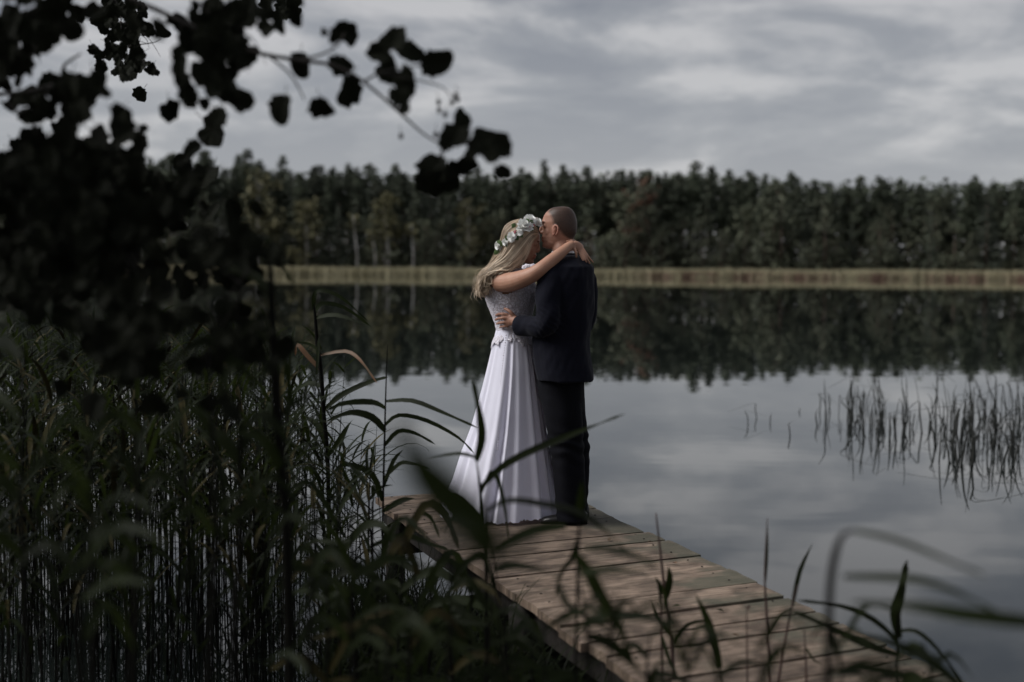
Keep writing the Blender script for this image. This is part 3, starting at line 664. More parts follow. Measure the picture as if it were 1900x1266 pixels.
# left hand, mostly behind his neck: fingertips show above the wrist
rings = []
for c, a_, b_ in ((P(1066, 466, .06), .022, .014), (P(1067, 459, .0), .030, .013), (P(1065, 454, -.04), .028, .0115)): rings.append([c + V(.3, -.2, 1) * (a_ * math.cos(t)) + V(1, .2, 0) * (b_ * math.sin(t)) for t in [2 * math.pi * k / 12 for k in range(12)]])
mb.loft(rings)
for pts_, r0 in (([(1065, 447, -.04), (1061, 446, -.08), (1056, 447, -.115), (1051.5, 448, -.128)], .0074), ([(1065, 452, -.04), (1061, 452, -.085), (1055.5, 453, -.118), (1051.5, 453.5, -.128)], .0076),
                 ([(1065, 457, -.04), (1060, 458, -.085), (1054.5, 459, -.118), (1050.5, 459.5, -.126)], .0072), ([(1065, 461, -.03), (1060, 463, -.075), (1055.5, 464.5, -.105), (1052, 465, -.115)], .0062), ([(1067, 468, 0), (1062, 472, -.04), (1058, 474, -.07)], .009)):
    mb.tube([P(*q) for q in pts_], [r0 * (1.12 - .12 * i) for i in range(len(pts_))], 10, sub=3); mb.ball(P(*pts_[-1]), r0 * (1.12 - .12 * (len(pts_) - 1)))
me = fused(mb, 'person', .0042, 3, .45); me.materials.append(M['skin_f']); paint(me, C_b, F_b, U_b, KB, True)
link('body', me, bride)
mb = MB(); c = P(1085, 470.5, -.128); d_ = (P(1087, 473, -.13) - P(1082, 463, -.122)).normalized(); u_ = d_.orthogonal().normalized(); v_ = d_.cross(u_)
mb.tube([c + u_ * (.0092 * math.cos(t)) + v_ * (.0092 * math.sin(t)) for t in [2 * math.pi * k / 16 for k in range(17)]], .0013, 5)
mg = mat('ring gold', (.8, .6, .3), None, .25, 5); mg.node_tree.nodes['Principled BSDF'].inputs['Metallic'].default_value = 1; mb.build('ring', mg, bride)

# dress
def lace_mat():
    m = bpy.data.materials.new('white lace'); m.use_nodes = True; t = m.node_tree; b = t.nodes['Principled BSDF']; n = t.nodes.new; l = t.links.new
    tcn = n('ShaderNodeTexCoord'); v1 = n('ShaderNodeTexVoronoi'); v1.inputs['Scale'].default_value = 95; v1.feature = 'F1'
    wn = n('ShaderNodeTexNoise'); wn.inputs['Scale'].default_value = 30; wn.inputs['Detail'].default_value = 3; l(tcn.outputs['Object'], wn.inputs[0])
    mv = n('ShaderNodeVectorMath'); mv.operation = 'MULTIPLY_ADD'; mv.inputs[1].default_value = (.03, .03, .03); l(wn.outputs['Color'], mv.inputs[0]); l(tcn.outputs['Object'], mv.inputs[2]); l(mv.outputs[0], v1.inputs[0])
    rp = n('ShaderNodeValToRGB'); l(v1.outputs['Distance'], rp.inputs[0]); e = rp.color_ramp.elements
    e[0].position = .12; e[0].color = (.84, .83, .93, 1); e[1].position = .60; e[1].color = (.56, .52, .57, 1)
    l(rp.outputs[0], b.inputs['Base Color']); b.inputs['Roughness'].default_value = .75; b.inputs['Sheen Weight'].default_value = .2
    bp = n('ShaderNodeBump'); bp.inputs['Strength'].default_value = .8; bp.inputs['Distance'].default_value = .006; l(v1.outputs['Distance'], bp.inputs['Height']); l(bp.outputs[0], b.inputs['Normal'])
    return m
M['lace'] = lace_mat()
M['chiffon'] = mat('white chiffon', (.86, .85, .96), (.81, .80, .915), .7, 3.0, spec=.2, sheen=.3, trans=.15, tcol=(.78, .78, .9))
mb = MB(); nseg = 96
fine = []
yy = np.linspace(498, 654, 60)
tab = np.array(BOD)
for y in yy:
    a_, b_, hd = [float(np.interp(y, tab[:, 0], tab[:, c])) for c in (1, 2, 3)]; fine.append(oval(a_, b_, y, DB, hd, n=nseg))
mb.loft(fine, False)
bd = mb.mesh('bodice', M['lace'])
bm = bmesh.new(); bm.from_mesh(bd)
armp = catmull(ARM[:5], 6); armp2 = catmull(ARML[:3], 6); dele = []
zhem = P(945, 645, DB).z
for v in bm.verts:
    sc = .006 * math.sin(v.co.z * 220 + v.co.y * 200) + .003 * math.sin(v.co.z * 510)
    dd = min((v.co - q).length - (.060 - .004 * i / len(armp)) for i, q in enumerate(armp[3:])); dd2 = min((v.co - q).length - .056 for q in armp2[3:])
    if min(dd, dd2) + sc < 0: dele.append(v); continue
    ang = math.atan2(v.co.y - P(950, 600, DB).y, v.co.x - P(952, 600, DB).x)
    if v.co.z < zhem + .035 * abs(math.sin(ang * 5.5)) ** .8 + .018 * math.sin(ang * 3 + .6) + .006 * math.sin(ang * 31): dele.append(v)
bmesh.ops.delete(bm, geom=dele, context='VERTS')
for v in bm.verts: v.co += v.normal * (.0035 * mnoise.noise(v.co * 60))
bm.to_mesh(bd); bm.free(); bd.polygons.foreach_set('use_smooth', [True] * len(bd.polygons))
bo = link('bodice', bd, bride); so = bo.modifiers.new('t', 'SOLIDIFY'); so.thickness = .004; so.offset = 1
# left shoulder strap that shows past her chin
mb = MB(); pth = catmull([P(966, 512, .17), P(972, 499, .20), P(981, 493.5, .215), P(991, 494.5, .20), P(997, 503, .15)], 8)
w_ = .030
rows = []
for i, p in enumerate(pth):
    d = (pth[min(i + 1, len(pth) - 1)] - pth[max(i - 1, 0)]).normalized(); sdv = d.cross(V(.1, -.2, 1)).normalized(); n_ = sdv.cross(d)
    if n_.z < 0: n_ = -n_
    rows.append([p + sdv * (w_ * (k / 3 - 1)) + n_ * (.014 * (1 - (k / 3 - 1) ** 2) + .002 * math.sin(i * 1.7 + k * 2)) for k in range(7)])
vs_ = [q for r_ in rows for q in r_]; fs_ = [(i * 7 + k, i * 7 + k + 1, (i + 1) * 7 + k + 1, (i + 1) * 7 + k) for i in range(len(rows) - 1) for k in range(6)]
mb.add(vs_, fs_); o = mb.build('shoulder_strap', M['lace'], bride); so = o.modifiers.new('t', 'SOLIDIFY'); so.thickness = .004
# skirt
SK = [(612, 920.5, 985.5, .112, .10), (640, 914.5, 989, .130, .10), (680, 905.5, 996, .160, .105), (720, 896, 1001.5, .188, .115), (760, 885.5, 1007, .215, .125), (800, 874.5, 1012.5, .238, .135), (850, 856, 1021, .268, .145), (900, 841, 1028, .290, .155), (940, 824, 1034, .310, .16), (966, 815, 1037, .318, .162)]
st = np.array(SK, dtype=float); NR, NT = 70, 260
random.seed(5); folds = []
for k in range(17): folds.append((2 * math.pi * (k + rnd(-.36, .36)) / 17, rnd(.35, 1.35), rnd(.075, .19)))
mb = MB(); rings = []
ztop = P(950, 612, .1).z; zbot = ZD + .010
for i in range(NR):
    q = i / (NR - 1); y = 612 + (966 - 612) * q; a_, b_, hd, d = [float(np.interp(y, st[:, 0], st[:, c])) for c in (1, 2, 3, 4)]
    A = P(a_, y, d); B = P(b_, y, d); c = (A + B) / 2; hx = (B - A).length / 2; z = ztop + (zbot - ztop) * q
    amp = .0035 + .026 * q ** .8; ring = []
    for j in range(NT):
        t = 2 * math.pi * j / NT; o_ = 0
        for (t0, h_, w0) in folds:
            dt = (t - t0 - .10 * q * math.sin(t0 * 3) + math.pi) % (2 * math.pi) - math.pi
            if abs(dt) < .55: o_ += h_ * math.exp(-(dt / w0) ** 2)
        tw = t + .22 * math.sin(2 * t + .7) + .12 * math.sin(5 * t + 2) + .05 * q * math.sin(3 * t)
        o_ = (.42 * math.sin(15 * tw + .6) + .34 * math.sin(23 * tw + 2.1) * (.5 + q) + .22 * math.sin(37 * tw + 1.0) * q + .33 * (o_ - .55)) * amp
        hem = 0
        if i >= NR - 2: hem = .010 * math.sin(t * 38) + .006 * math.sin(t * 61 + 1)
        zz_ = z + (abs(hem) if i == NR - 1 else 0) + (.006 * math.sin(5 * t) if q > .9 else 0) * (q - .9) * 10
        ring.append(V(c.x + (hx - .010 * q + o_) * math.cos(t), c.y + (hd - .008 * q + o_) * math.sin(t), max(zz_, ZD + .006)))
    rings.append(ring)
mb.loft(rings, False); mb.build('skirt', M['chiffon'], bride)
# beaded side seam
mb = MB()
for i in range(46):
    q = i / 70; y = 622 + q * 330; px = np.interp(y, [622, 700, 750, 900], [939, 930, 927, 921]); d = float(np.interp(y, [612, 760, 966], [-.016, -.085, -.125]))
    a_, b_, hd, dc = [float(np.interp(y, st[:, 0], st[:, c])) for c in (1, 2, 3, 4)]; uu = (px - (a_ + b_) / 2) / ((b_ - a_) / 2)
    mb.ball(P(px, y, dc - hd * math.sqrt(max(0, 1 - uu * uu)) - .001), .0042, 6, 5)
o = mb.build('seam_beads', M['lace'], bride); o['kind'] = 'stuff'

# hair
def hair_mat():
    m = mat('blond hair', (.70, .565, .42), (.42, .32, .22), .42, 14, spec=.5, stretch=(1, 1, .3), detail=6); t = m.node_tree; b = t.nodes['Principled BSDF']
    base = b.inputs['Base Color'].links[0].from_socket; at = t.nodes.new('ShaderNodeAttribute'); at.attribute_name = 'tone'
    mr = t.nodes.new('ShaderNodeMapRange'); mr.inputs[3].default_value = .42; mr.inputs[4].default_value = 1.25; t.links.new(at.outputs['Fac'], mr.inputs[0])
    sc = t.nodes.new('ShaderNodeVectorMath'); sc.operation = 'SCALE'; t.links.new(base, sc.inputs[0]); t.links.new(mr.outputs[0], sc.inputs['Scale']); t.links.new(sc.outputs[0], b.inputs['Base Color']); return m
M['hair'] = hair_mat()
guides = [  # (depth side, path): far side to camera side, all swept back over the shoulder
    [(985, 421, .10), (972, 416, .115), (945, 432, .12), (929, 470, .12), (909, 500, .12), (896, 522, .10), (894, 546, .09)],
    [(990, 420, .04), (968, 408.5, .03), (938, 421, .03), (928, 462, .05), (907, 497, .08), (895, 520, .07), (893, 548, .06)],
    [(995, 424, .0), (970, 411, -.015), (940, 428, -.025), (929, 466, -.015), (908, 499, .02), (896, 522, .03), (894, 549, .03)],
    [(998, 430, -.015), (978, 424, -.055), (950, 446, -.072), (933, 478, -.06), (907, 501, -.02), (896, 524, .0), (896, 551, .01)],
    [(998, 434, -.02), (984, 436, -.068), (962, 462, -.082), (938, 486, -.075), (914, 503, -.045), (898, 525, -.02), (898, 551, -.005)],
    [(996, 436, -.025), (983, 447, -.068), (968, 469, -.078), (948, 490, -.085), (922, 503, -.072), (900, 524, -.04), (898, 550, -.02)],
    [(996, 437, -.028), (985, 451, -.064), (978, 470, -.068), (966, 489, -.07), (945, 499, -.088), (920, 505, -.08), (905, 520, -.055)],
]
G = [[P(*q) for q in g] for g in guides]
random.seed(21); mb = MB()
tone = []
def lock(u, r, jit, ph, wave, cut):
    tn = min(1, max(0, random.gauss(.5, .3)))
    gi = min(int(u), len(G) - 2); f = u - gi; path = [G[gi][k].lerp(G[gi + 1][k], f) for k in range(7)]; path = catmull(path, 5)
    n = int(len(path) * cut); pts_ = []
    ctr_h = C_b
    for i in range(n):
        t = i / (len(path) - 1); p = path[i].copy(); off = jit * (0.45 + 1.2 * t)
        wv = wave * (max(0, t - .35) * 1.2 + max(0, t - .62) * 4.2)
        p += V(math.sin(t * 25 + ph), math.cos(t * 22 + ph * 1.7), math.sin(t * 24 + ph * .6) * .8) * wv + off
        pts_.append(p)
    rr = [r * (0.55 + .6 * math.sin(min(1, (i + 1) / n * 1.05) * math.pi * .92)) for i in range(n)]; rr[-1] = r * .12
    v0 = len(mb.v); mb.tube(pts_, rr, 6, flat=.6); tone.extend([tn] * (len(mb.v) - v0))
for k in range(640):
    u = rnd(0, 5.98); cut = rnd(.7, 1.0) if u > 4.5 else rnd(.82, 1.0)
    lock(u, rnd(.0022, .0056), V(rnd(-1, 1), rnd(-1, 1), rnd(-1, 1)) * .007, rnd(0, 6.28), rnd(.007, .018), cut)
for k in range(220):
    lock(rnd(0, 5.9), rnd(.0008, .0016), V(rnd(-1, 1), rnd(-1, 1), rnd(-1, 1)) * .015, rnd(0, 6.28), rnd(.010, .026), rnd(.8, 1.0))
# under-volume so no scalp shows
sc_ = MB()
sc_.ball(C_b - F_b * .008 + U_b * .022, (.098, .083, .102), 20, 14, axes=(F_b, U_b.cross(F_b), U_b))
o = mb.build('hair', M['hair'], bride)
bmh = bmesh.new(); tmp = sc_.mesh('t'); bmh.from_mesh(tmp)
keep = [v for v in bmh.verts if (v.co - C_b).dot(F_b) > .060 - max(0, -(v.co - C_b).dot(U_b)) * 1.2 or (v.co - C_b).dot(U_b) < -.045 or (v.co - C_b).dot(F_b) > .066]
bmesh.ops.delete(bmh, geom=keep, context='VERTS'); ns_ = len(bmh.verts); bmh.from_mesh(o.data); bmh.to_mesh(o.data); bmh.free(); at = o.data.attributes.new('tone', 'FLOAT', 'POINT'); at.data.foreach_set('value', np.array([.3] * ns_ + tone, np.float32)); o.data.polygons.foreach_set('use_smooth', [True] * len(o.data.polygons))

# wreath
M['petal'] = mat('white petals', (.92, .92, .90), (.86, .86, .82), .6, 40)
M['wleaf'] = mat('wreath leaf', (.10, .16, .05), (.05, .09, .03), .5, 30, trans=.2)
M['bud'] = mat('pink bud', (.55, .16, .2), (.4, .1, .13), .5, 30)
band = catmull([P(996, 416, -.03), P(985, 414, -.062), P(968, 424, -.078), P(950, 440, -.074), P(935, 452, -.055), P(924, 460, -.01), P(922, 455, .06), P(940, 430, .11), P(970, 415, .115), P(990, 412, .07), P(998, 414, .0)], 4)
mb = MB(); mb.tube(band, .0035, 6); wreath = mb.build('flower_wreath', M['wleaf'], bride)
def flower(c, nrm, r, seed):
    random.seed(seed); mb = MB(); nrm = nrm.normalized(); u = nrm.orthogonal().normalized(); v = nrm.cross(u)
    for ringi, (cnt, rad, tilt) in enumerate(((13, 1.0, .05), (12, .86, .4), (10, .66, .8), (7, .42, 1.2))):
        for k in range(cnt):
            a = 2 * math.pi * (k + .5 * ringi) / cnt + rnd(-.15, .15); d = u * math.cos(a) + v * math.sin(a); sdv = nrm.cross(d)
            L_ = r * rad * rnd(.88, 1.1); td = d * math.cos(tilt) + nrm * math.sin(tilt); wv = r * .24
            b0 = c + nrm * (r * .1 * ringi) + d * (r * .05); mdl = b0 + td * L_ * .6; tip = b0 + td * L_ + (nrm * .25 - d * .1) * r * .35
            mb.add([b0, mdl - sdv * wv + nrm * r * .08, mdl - nrm * r * .06, mdl + sdv * wv + nrm * r * .08, tip - sdv * wv * .6, tip + sdv * wv * .6], [(0, 2, 1), (0, 3, 2), (1, 2, 4), (2, 3, 5), (2, 5, 4)])
    mb.ball(c + nrm * r * .25, r * .3, 8, 6)
    return mb.build('flower', M['petal'], wreath)
for i, (px, py, d, rp_) in enumerate(((983, 409.5, -.06, 11), (995, 413.5, -.035, 10), (973, 418, -.078, 12), (980, 422, -.082, 9), (967, 424, -.085, 8), (949.5, 440.5, -.085, 9), (926, 456, -.035, 8.5), (938, 450, -.07, 6.5), (965, 432, -.09, 6), (975, 414, .09, 10), (945, 425, .12, 9))):
    c = P(px, py, d); flower(c, (c - C_b) * .8 + V(0, -.05, .02), rp_ * S * 1.13, 60 + i)
def simple_leaf(a, b, wd, parent, m, name='leaf', nrm=V(0, -1, .3)):
    d = (b - a); sdv = d.cross(nrm).normalized() * wd; n_ = sdv.cross(d).normalized(); mb = MB()
    mb.add([a, a.lerp(b, .35) - sdv, a.lerp(b, .4) + n_ * wd * .25, a.lerp(b, .35) + sdv, a.lerp(b, .72) - sdv * .7, a.lerp(b, .72) + n_ * wd * .2, a.lerp(b, .72) + sdv * .7, b],
           [(0, 2, 1), (0, 3, 2), (1, 2, 5, 4), (2, 3, 6, 5), (4, 5, 7), (5, 6, 7)]); return mb.build(name, m, parent)
for a_, b_, wpx in (((957, 421, -.085), (949, 416, -.085), 3.2), ((976, 412, -.085), (982, 407, -.085), 3), ((985, 415, -.082), (987, 407, -.08), 2.6), ((945, 447, -.085), (937, 437, -.085), 2.6), ((932, 452, -.06), (921, 447, -.05), 2.4),
                    ((933, 458, -.06), (930, 449, -.065), 2.6), ((926, 462, -.04), (917, 473, -.03), 3.2), ((962, 432, -.09), (970, 441, -.09), 3), ((955, 437, -.088), (962, 446, -.088), 2.8), ((941, 452, -.078), (943, 461, -.078), 2.4), ((990, 421, -.06), (984, 430, -.07), 2.4)):
    simple_leaf(P(*a_), P(*b_), wpx * S * 1.75, wreath, M['wleaf'])
for px, py, d in ((956, 430, -.09), (982, 420, -.092), (954, 433.5, -.089), (990, 418, -.07)):
    mb = MB(); mb.ball(P(px, py, d), (.0065, .0065, .0085), 8, 6); mb.build('bud', M['bud'], wreath)

# ------------------------------------------------------------------ reeds
def blade_mesh(path, wd, m=None, up_=V(0, 0, 1), fold=.25, name='leaf'):
    mb = MB(); n = len(path); vs_ = []; fs_ = []
    for i, p in enumerate(path):
        d = (path[min(i + 1, n - 1)] - path[max(i - 1, 0)]).normalized(); sdv = d.cross(up_)
        sdv = sdv.normalized() if sdv.length > .05 else V(1, 0, 0)
        t = i / (n - 1); wv = wd * (math.sin(min(1, t * 1.0 + .12) * math.pi) ** .6 if t < .88 else max(0.02, (1 - t) / .12 * .62)) * .5; nv = sdv.cross(d)
        vs_ += [p - sdv * wv + nv * wv * fold, p, p + sdv * wv + nv * wv * fold]
    for i in range(n - 1):
        b = i * 3; fs_ += [(b, b + 1, b + 4, b + 3), (b + 1, b + 2, b + 5, b + 4)]
    mb.add(vs_, fs_); return mb.mesh(name, m or M['reedleaf'])
def leaf_path(L_, rise, droop, twist, n=8):
    """in local space: leaves the stem along +X, upward first, then arching over"""
    p = V(0, 0, 0); a = rise; out_ = [p.copy()]
    for i in range(n - 1):
        t = (i + 1) / (n - 1); st_ = L_ / (n - 1); a -= droop * (t ** 1.3) / (n - 1) * 2
        p = p + V(math.cos(a) * st_, math.sin(twist * t * 2) * st_ * .3, math.sin(a) * st_); out_.append(p.copy())
    return out_
random.seed(33)
LEAFS = []
for k in range(14):
    wd = rnd(.011, .023); LEAFS.append((leaf_path(rnd(.16, .38), rnd(.45, 1.3), rnd(.5, 2.0), rnd(-.7, .7)), wd))
M['dry'] = mat('yellowed reed leaf', (.060, .050, .018), (.028, .024, .010), .6, 8, spec=.1)
LEAFM = [blade_mesh(p, wd, M['dry'] if i in (3, 9) else None) for i, (p, wd) in enumerate(LEAFS)]
STEMS = []
for k in range(6):
    cx, cy = rnd(-.12, .12), rnd(-.1, .1); pts_ = [V(cx * t * t, cy * t * t, t) for t in [i / 6 for i in range(7)]]
    mb = MB(); mb.tube(pts_, [.0038, .0037, .0035, .0031, .0027, .002, .0009], 5); STEMS.append((mb.mesh('stem', M['reedstem']), pts_))
def reed_spec(h):
    si = random.randrange(6); lv = []; nl = random.randint(8, 12)
    for k in range(nl):
        t = .36 + .62 * (k + rnd(.1, .9)) / nl; lv.append((random.randrange(14), t, rnd(0, 6.28) , rnd(.75, 1.15) * (1.15 - .45 * abs(t - .65))))
    return si, lv
def stem_at(pts_, t): 
    i = min(5, int(t * 6)); return pts_[i].lerp(pts_[i + 1], t * 6 - i)
def make_reed(x, y, h, spec, label, group, z0=0.0, lean=0.0):
    r = empty('reed', (x, y, z0), label, 'reed', group); r.rotation_euler = (rnd(-.06, .06) + lean, rnd(-.07, .07), rnd(0, 6.28))
    si, lv = spec; o = bpy.data.objects.new('stem', STEMS[si][0]); col.objects.link(o); o.parent = r; o.scale = (1.05, 1.05, h)
    for li, t, a, s_ in lv:
        p = stem_at(STEMS[si][1], t); o = bpy.data.objects.new('leaf', LEAFM[li]); col.objects.link(o); o.parent = r
        o.location = (p.x, p.y, p.z * h); o.rotation_euler = (0, 0, a); o.scale = (s_, s_, s_)
    return r
def add_reed(mbs, mbl, x, y, h, spec, z0=-.05):
    a0 = rnd(0, 6.28); q = Quaternion((0, 0, 1), a0) ; tilt = Quaternion((1, 0, 0), rnd(-.06, .06)) @ Quaternion((0, 1, 0), rnd(-.07, .07)) @ q; B = V(x, y, z0)
    si, lv = spec; pts_ = STEMS[si][1]
    mbs.tube([B + tilt @ V(p.x, p.y, p.z * h) for p in pts_[::2] ], [.0038, .0035, .0028, .0009], 4)
    for li, t, a, s_ in lv:
        p = stem_at(pts_, t); base = B + tilt @ V(p.x, p.y, p.z * h); qa = tilt @ Quaternion((0, 0, 1), a); lp, wd = LEAFS[li]; n = len(lp); vs_ = []
        for i in range(0, n):
            c = base + qa @ (lp[i] * s_); wv = wd * s_ * .5 * (math.sin(min(1, i / (n - 1) + .12) * math.pi) ** .6 if i < n - 1 else .05); sdv = qa @ V(0, 1, 0)
            vs_ += [c - sdv * wv, c + sdv * wv]
        mbl.add(vs_, [(2 * i, 2 * i + 1, 2 * i + 3, 2 * i + 2) for i in range(n - 1)])
GR = 'reeds of the dense bed on the left'
cand = []
for k in range(600):
    px = rnd(-140, 640); Y = rnd(5.2, 11.5)
    if px > 520 and random.random() < (px - 520) / 135: continue
    p = pt(px, 900, Y); h = rnd(1.15, 1.62) * (1 - max(0, px - 420) * .0007) * (1.0 if Y > 6 else .93)
    cand.append((Y, p.x, h, px))
cand.sort()
stem_mb, leaf_mb = MB(), MB(); nind = 0
for Y, x, h, px in cand:
    sp = reed_spec(h)
    if nind < 235 and px > -20 and Y > 5.4:
        make_reed(x, Y, h, sp, 'green reed standing in the dense dark bed on the left', GR, -.05); nind += 1
    else: add_reed(stem_mb, leaf_mb, x, Y, h, sp)
rb = stem_mb.build('reed_bed', M['reedstem']); tag(rb, 'dense mass of reed stems and leaves behind the nearer reeds', None, None, 'stuff')
lb = leaf_mb.build('reed_leaves', M['reedleaf'], rb); lb['kind'] = 'stuff'
# scattered thinner reeds between the bed and the dress
for k in range(16):
    px = rnd(600, 735); Y = rnd(6.2, 8.6); p = pt(px, 900, Y)
    make_reed(p.x, p.y, rnd(.75, 1.15), reed_spec(1), 'thin reed at the loose edge of the bed left of the jetty', 'loose reeds between the bed and the jetty', -.05)

def path3(pts_, Y, sub=4, dy=0.0):
    n = len(pts_); return catmull([pt(q[0], q[1], Y + (q[2] if len(q) > 2 else dy * i / max(1, n - 1))) for i, q in enumerate(pts_)], sub)
def custom_reed(label, Y, stem, leaves, sw=7, name='reed', stemm=None, leafm=None, cat='reed', zb=0.0):
    """a reed traced stem first: stem and leaves in picture points at a real distance Y"""
    sp = path3(stem, Y); last = sp[-1]; foot = V(last.x + (last.x - sp[-3].x) * .6, last.y + .02, zb - .05)
    r = empty(name, (foot.x, foot.y, zb), label, cat)
    full = sp + ([foot] if last.z > zb else []); rad = sw * Y / FPX / 2
    mb = MB(); mb.tube(full, [rad * (.35 + .65 * min(1, i / 8)) for i in range(len(full))], 7); mb.build('stem', stemm or M['reedstem'], r)
    for lf in leaves:
        pts_, wpx = lf[0], lf[1]; m = M[lf[2]] if len(lf) > 2 else (leafm or M['reedleaf']); dy = rnd(-.25, .25)
        pa = path3(pts_, Y, 3, dy); o = link('leaf', blade_mesh(pa, wpx * Y / FPX, m, V(rnd(-.2, .2), -.85, .5)), r)
        if len(lf) > 3: o['label'] = lf[3]
    return r
random.seed(44)
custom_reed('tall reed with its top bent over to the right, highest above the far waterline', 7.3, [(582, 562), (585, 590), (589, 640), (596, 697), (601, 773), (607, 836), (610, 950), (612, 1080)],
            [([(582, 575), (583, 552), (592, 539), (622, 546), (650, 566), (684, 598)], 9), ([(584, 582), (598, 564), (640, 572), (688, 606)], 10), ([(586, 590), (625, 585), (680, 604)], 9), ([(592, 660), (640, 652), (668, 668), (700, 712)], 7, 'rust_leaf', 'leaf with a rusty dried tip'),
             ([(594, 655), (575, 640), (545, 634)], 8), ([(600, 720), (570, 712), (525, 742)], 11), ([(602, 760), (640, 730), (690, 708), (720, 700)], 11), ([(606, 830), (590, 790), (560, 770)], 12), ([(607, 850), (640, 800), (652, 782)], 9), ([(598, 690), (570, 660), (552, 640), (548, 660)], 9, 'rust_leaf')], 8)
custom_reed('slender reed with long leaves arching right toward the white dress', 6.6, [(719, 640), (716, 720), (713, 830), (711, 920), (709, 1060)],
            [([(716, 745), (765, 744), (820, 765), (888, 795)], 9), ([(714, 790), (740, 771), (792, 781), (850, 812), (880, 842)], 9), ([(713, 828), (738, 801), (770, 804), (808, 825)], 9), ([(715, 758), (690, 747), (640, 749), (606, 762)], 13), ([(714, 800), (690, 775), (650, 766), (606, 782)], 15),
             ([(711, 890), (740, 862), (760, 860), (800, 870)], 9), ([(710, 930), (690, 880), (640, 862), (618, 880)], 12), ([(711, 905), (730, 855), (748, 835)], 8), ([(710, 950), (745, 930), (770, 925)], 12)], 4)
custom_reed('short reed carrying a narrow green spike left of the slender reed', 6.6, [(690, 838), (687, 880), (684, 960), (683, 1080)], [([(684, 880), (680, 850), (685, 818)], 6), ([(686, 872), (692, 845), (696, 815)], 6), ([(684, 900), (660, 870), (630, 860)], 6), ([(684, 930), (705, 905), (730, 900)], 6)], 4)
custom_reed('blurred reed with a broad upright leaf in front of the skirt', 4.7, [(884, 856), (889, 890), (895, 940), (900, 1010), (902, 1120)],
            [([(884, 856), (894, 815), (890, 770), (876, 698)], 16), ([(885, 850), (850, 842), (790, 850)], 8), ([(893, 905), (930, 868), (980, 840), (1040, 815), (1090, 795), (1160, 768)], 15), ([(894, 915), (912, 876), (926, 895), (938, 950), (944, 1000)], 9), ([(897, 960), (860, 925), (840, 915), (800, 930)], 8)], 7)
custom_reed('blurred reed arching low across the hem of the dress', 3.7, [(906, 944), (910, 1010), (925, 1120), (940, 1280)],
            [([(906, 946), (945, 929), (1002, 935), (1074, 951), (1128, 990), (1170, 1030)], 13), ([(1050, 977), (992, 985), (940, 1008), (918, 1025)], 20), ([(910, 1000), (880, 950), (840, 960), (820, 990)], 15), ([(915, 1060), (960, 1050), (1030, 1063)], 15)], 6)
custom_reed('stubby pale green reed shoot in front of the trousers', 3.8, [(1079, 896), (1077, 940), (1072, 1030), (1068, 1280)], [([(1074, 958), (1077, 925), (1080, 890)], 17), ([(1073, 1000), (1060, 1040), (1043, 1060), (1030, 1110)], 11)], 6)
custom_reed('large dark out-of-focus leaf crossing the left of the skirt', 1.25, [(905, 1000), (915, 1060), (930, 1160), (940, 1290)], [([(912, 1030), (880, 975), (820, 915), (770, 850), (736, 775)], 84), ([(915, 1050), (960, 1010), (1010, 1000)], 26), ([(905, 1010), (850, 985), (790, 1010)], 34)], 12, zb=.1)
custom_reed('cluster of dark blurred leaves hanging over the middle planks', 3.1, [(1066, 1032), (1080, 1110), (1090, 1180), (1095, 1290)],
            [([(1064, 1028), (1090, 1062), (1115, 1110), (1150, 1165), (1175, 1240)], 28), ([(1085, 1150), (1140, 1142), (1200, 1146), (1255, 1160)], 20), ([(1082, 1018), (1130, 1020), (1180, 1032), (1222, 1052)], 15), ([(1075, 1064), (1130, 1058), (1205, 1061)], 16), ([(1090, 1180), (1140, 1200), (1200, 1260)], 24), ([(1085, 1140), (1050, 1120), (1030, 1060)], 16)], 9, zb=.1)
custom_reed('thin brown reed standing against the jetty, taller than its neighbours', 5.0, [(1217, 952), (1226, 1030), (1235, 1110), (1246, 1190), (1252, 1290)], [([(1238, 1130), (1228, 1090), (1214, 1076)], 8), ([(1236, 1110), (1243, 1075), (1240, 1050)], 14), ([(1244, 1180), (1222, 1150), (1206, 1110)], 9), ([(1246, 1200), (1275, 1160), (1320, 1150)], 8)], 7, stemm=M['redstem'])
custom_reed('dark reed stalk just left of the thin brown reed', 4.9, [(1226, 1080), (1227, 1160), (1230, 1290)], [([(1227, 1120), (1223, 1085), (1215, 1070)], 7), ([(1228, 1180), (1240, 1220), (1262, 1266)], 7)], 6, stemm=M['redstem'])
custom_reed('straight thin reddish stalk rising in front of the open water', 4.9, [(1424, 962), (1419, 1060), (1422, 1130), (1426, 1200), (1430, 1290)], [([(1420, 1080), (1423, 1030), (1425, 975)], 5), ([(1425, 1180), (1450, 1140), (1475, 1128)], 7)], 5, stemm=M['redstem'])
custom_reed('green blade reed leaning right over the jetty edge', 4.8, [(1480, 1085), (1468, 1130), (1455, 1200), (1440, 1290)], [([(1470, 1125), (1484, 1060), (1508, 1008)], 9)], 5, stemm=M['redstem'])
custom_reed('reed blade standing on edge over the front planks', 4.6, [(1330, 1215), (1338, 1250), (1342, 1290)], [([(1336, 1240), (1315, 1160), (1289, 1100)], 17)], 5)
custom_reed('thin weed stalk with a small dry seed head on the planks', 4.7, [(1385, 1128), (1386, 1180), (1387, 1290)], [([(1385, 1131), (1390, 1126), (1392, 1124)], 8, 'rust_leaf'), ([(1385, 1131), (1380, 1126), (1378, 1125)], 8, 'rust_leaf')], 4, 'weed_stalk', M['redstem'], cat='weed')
custom_reed('short reddish weed stalk in the lower right by the jetty edge', 4.7, [(1492, 1165), (1495, 1220), (1497, 1290)], [([(1494, 1200), (1510, 1225), (1530, 1235)], 5)], 5, 'weed_stalk', M['redstem'], cat='weed')
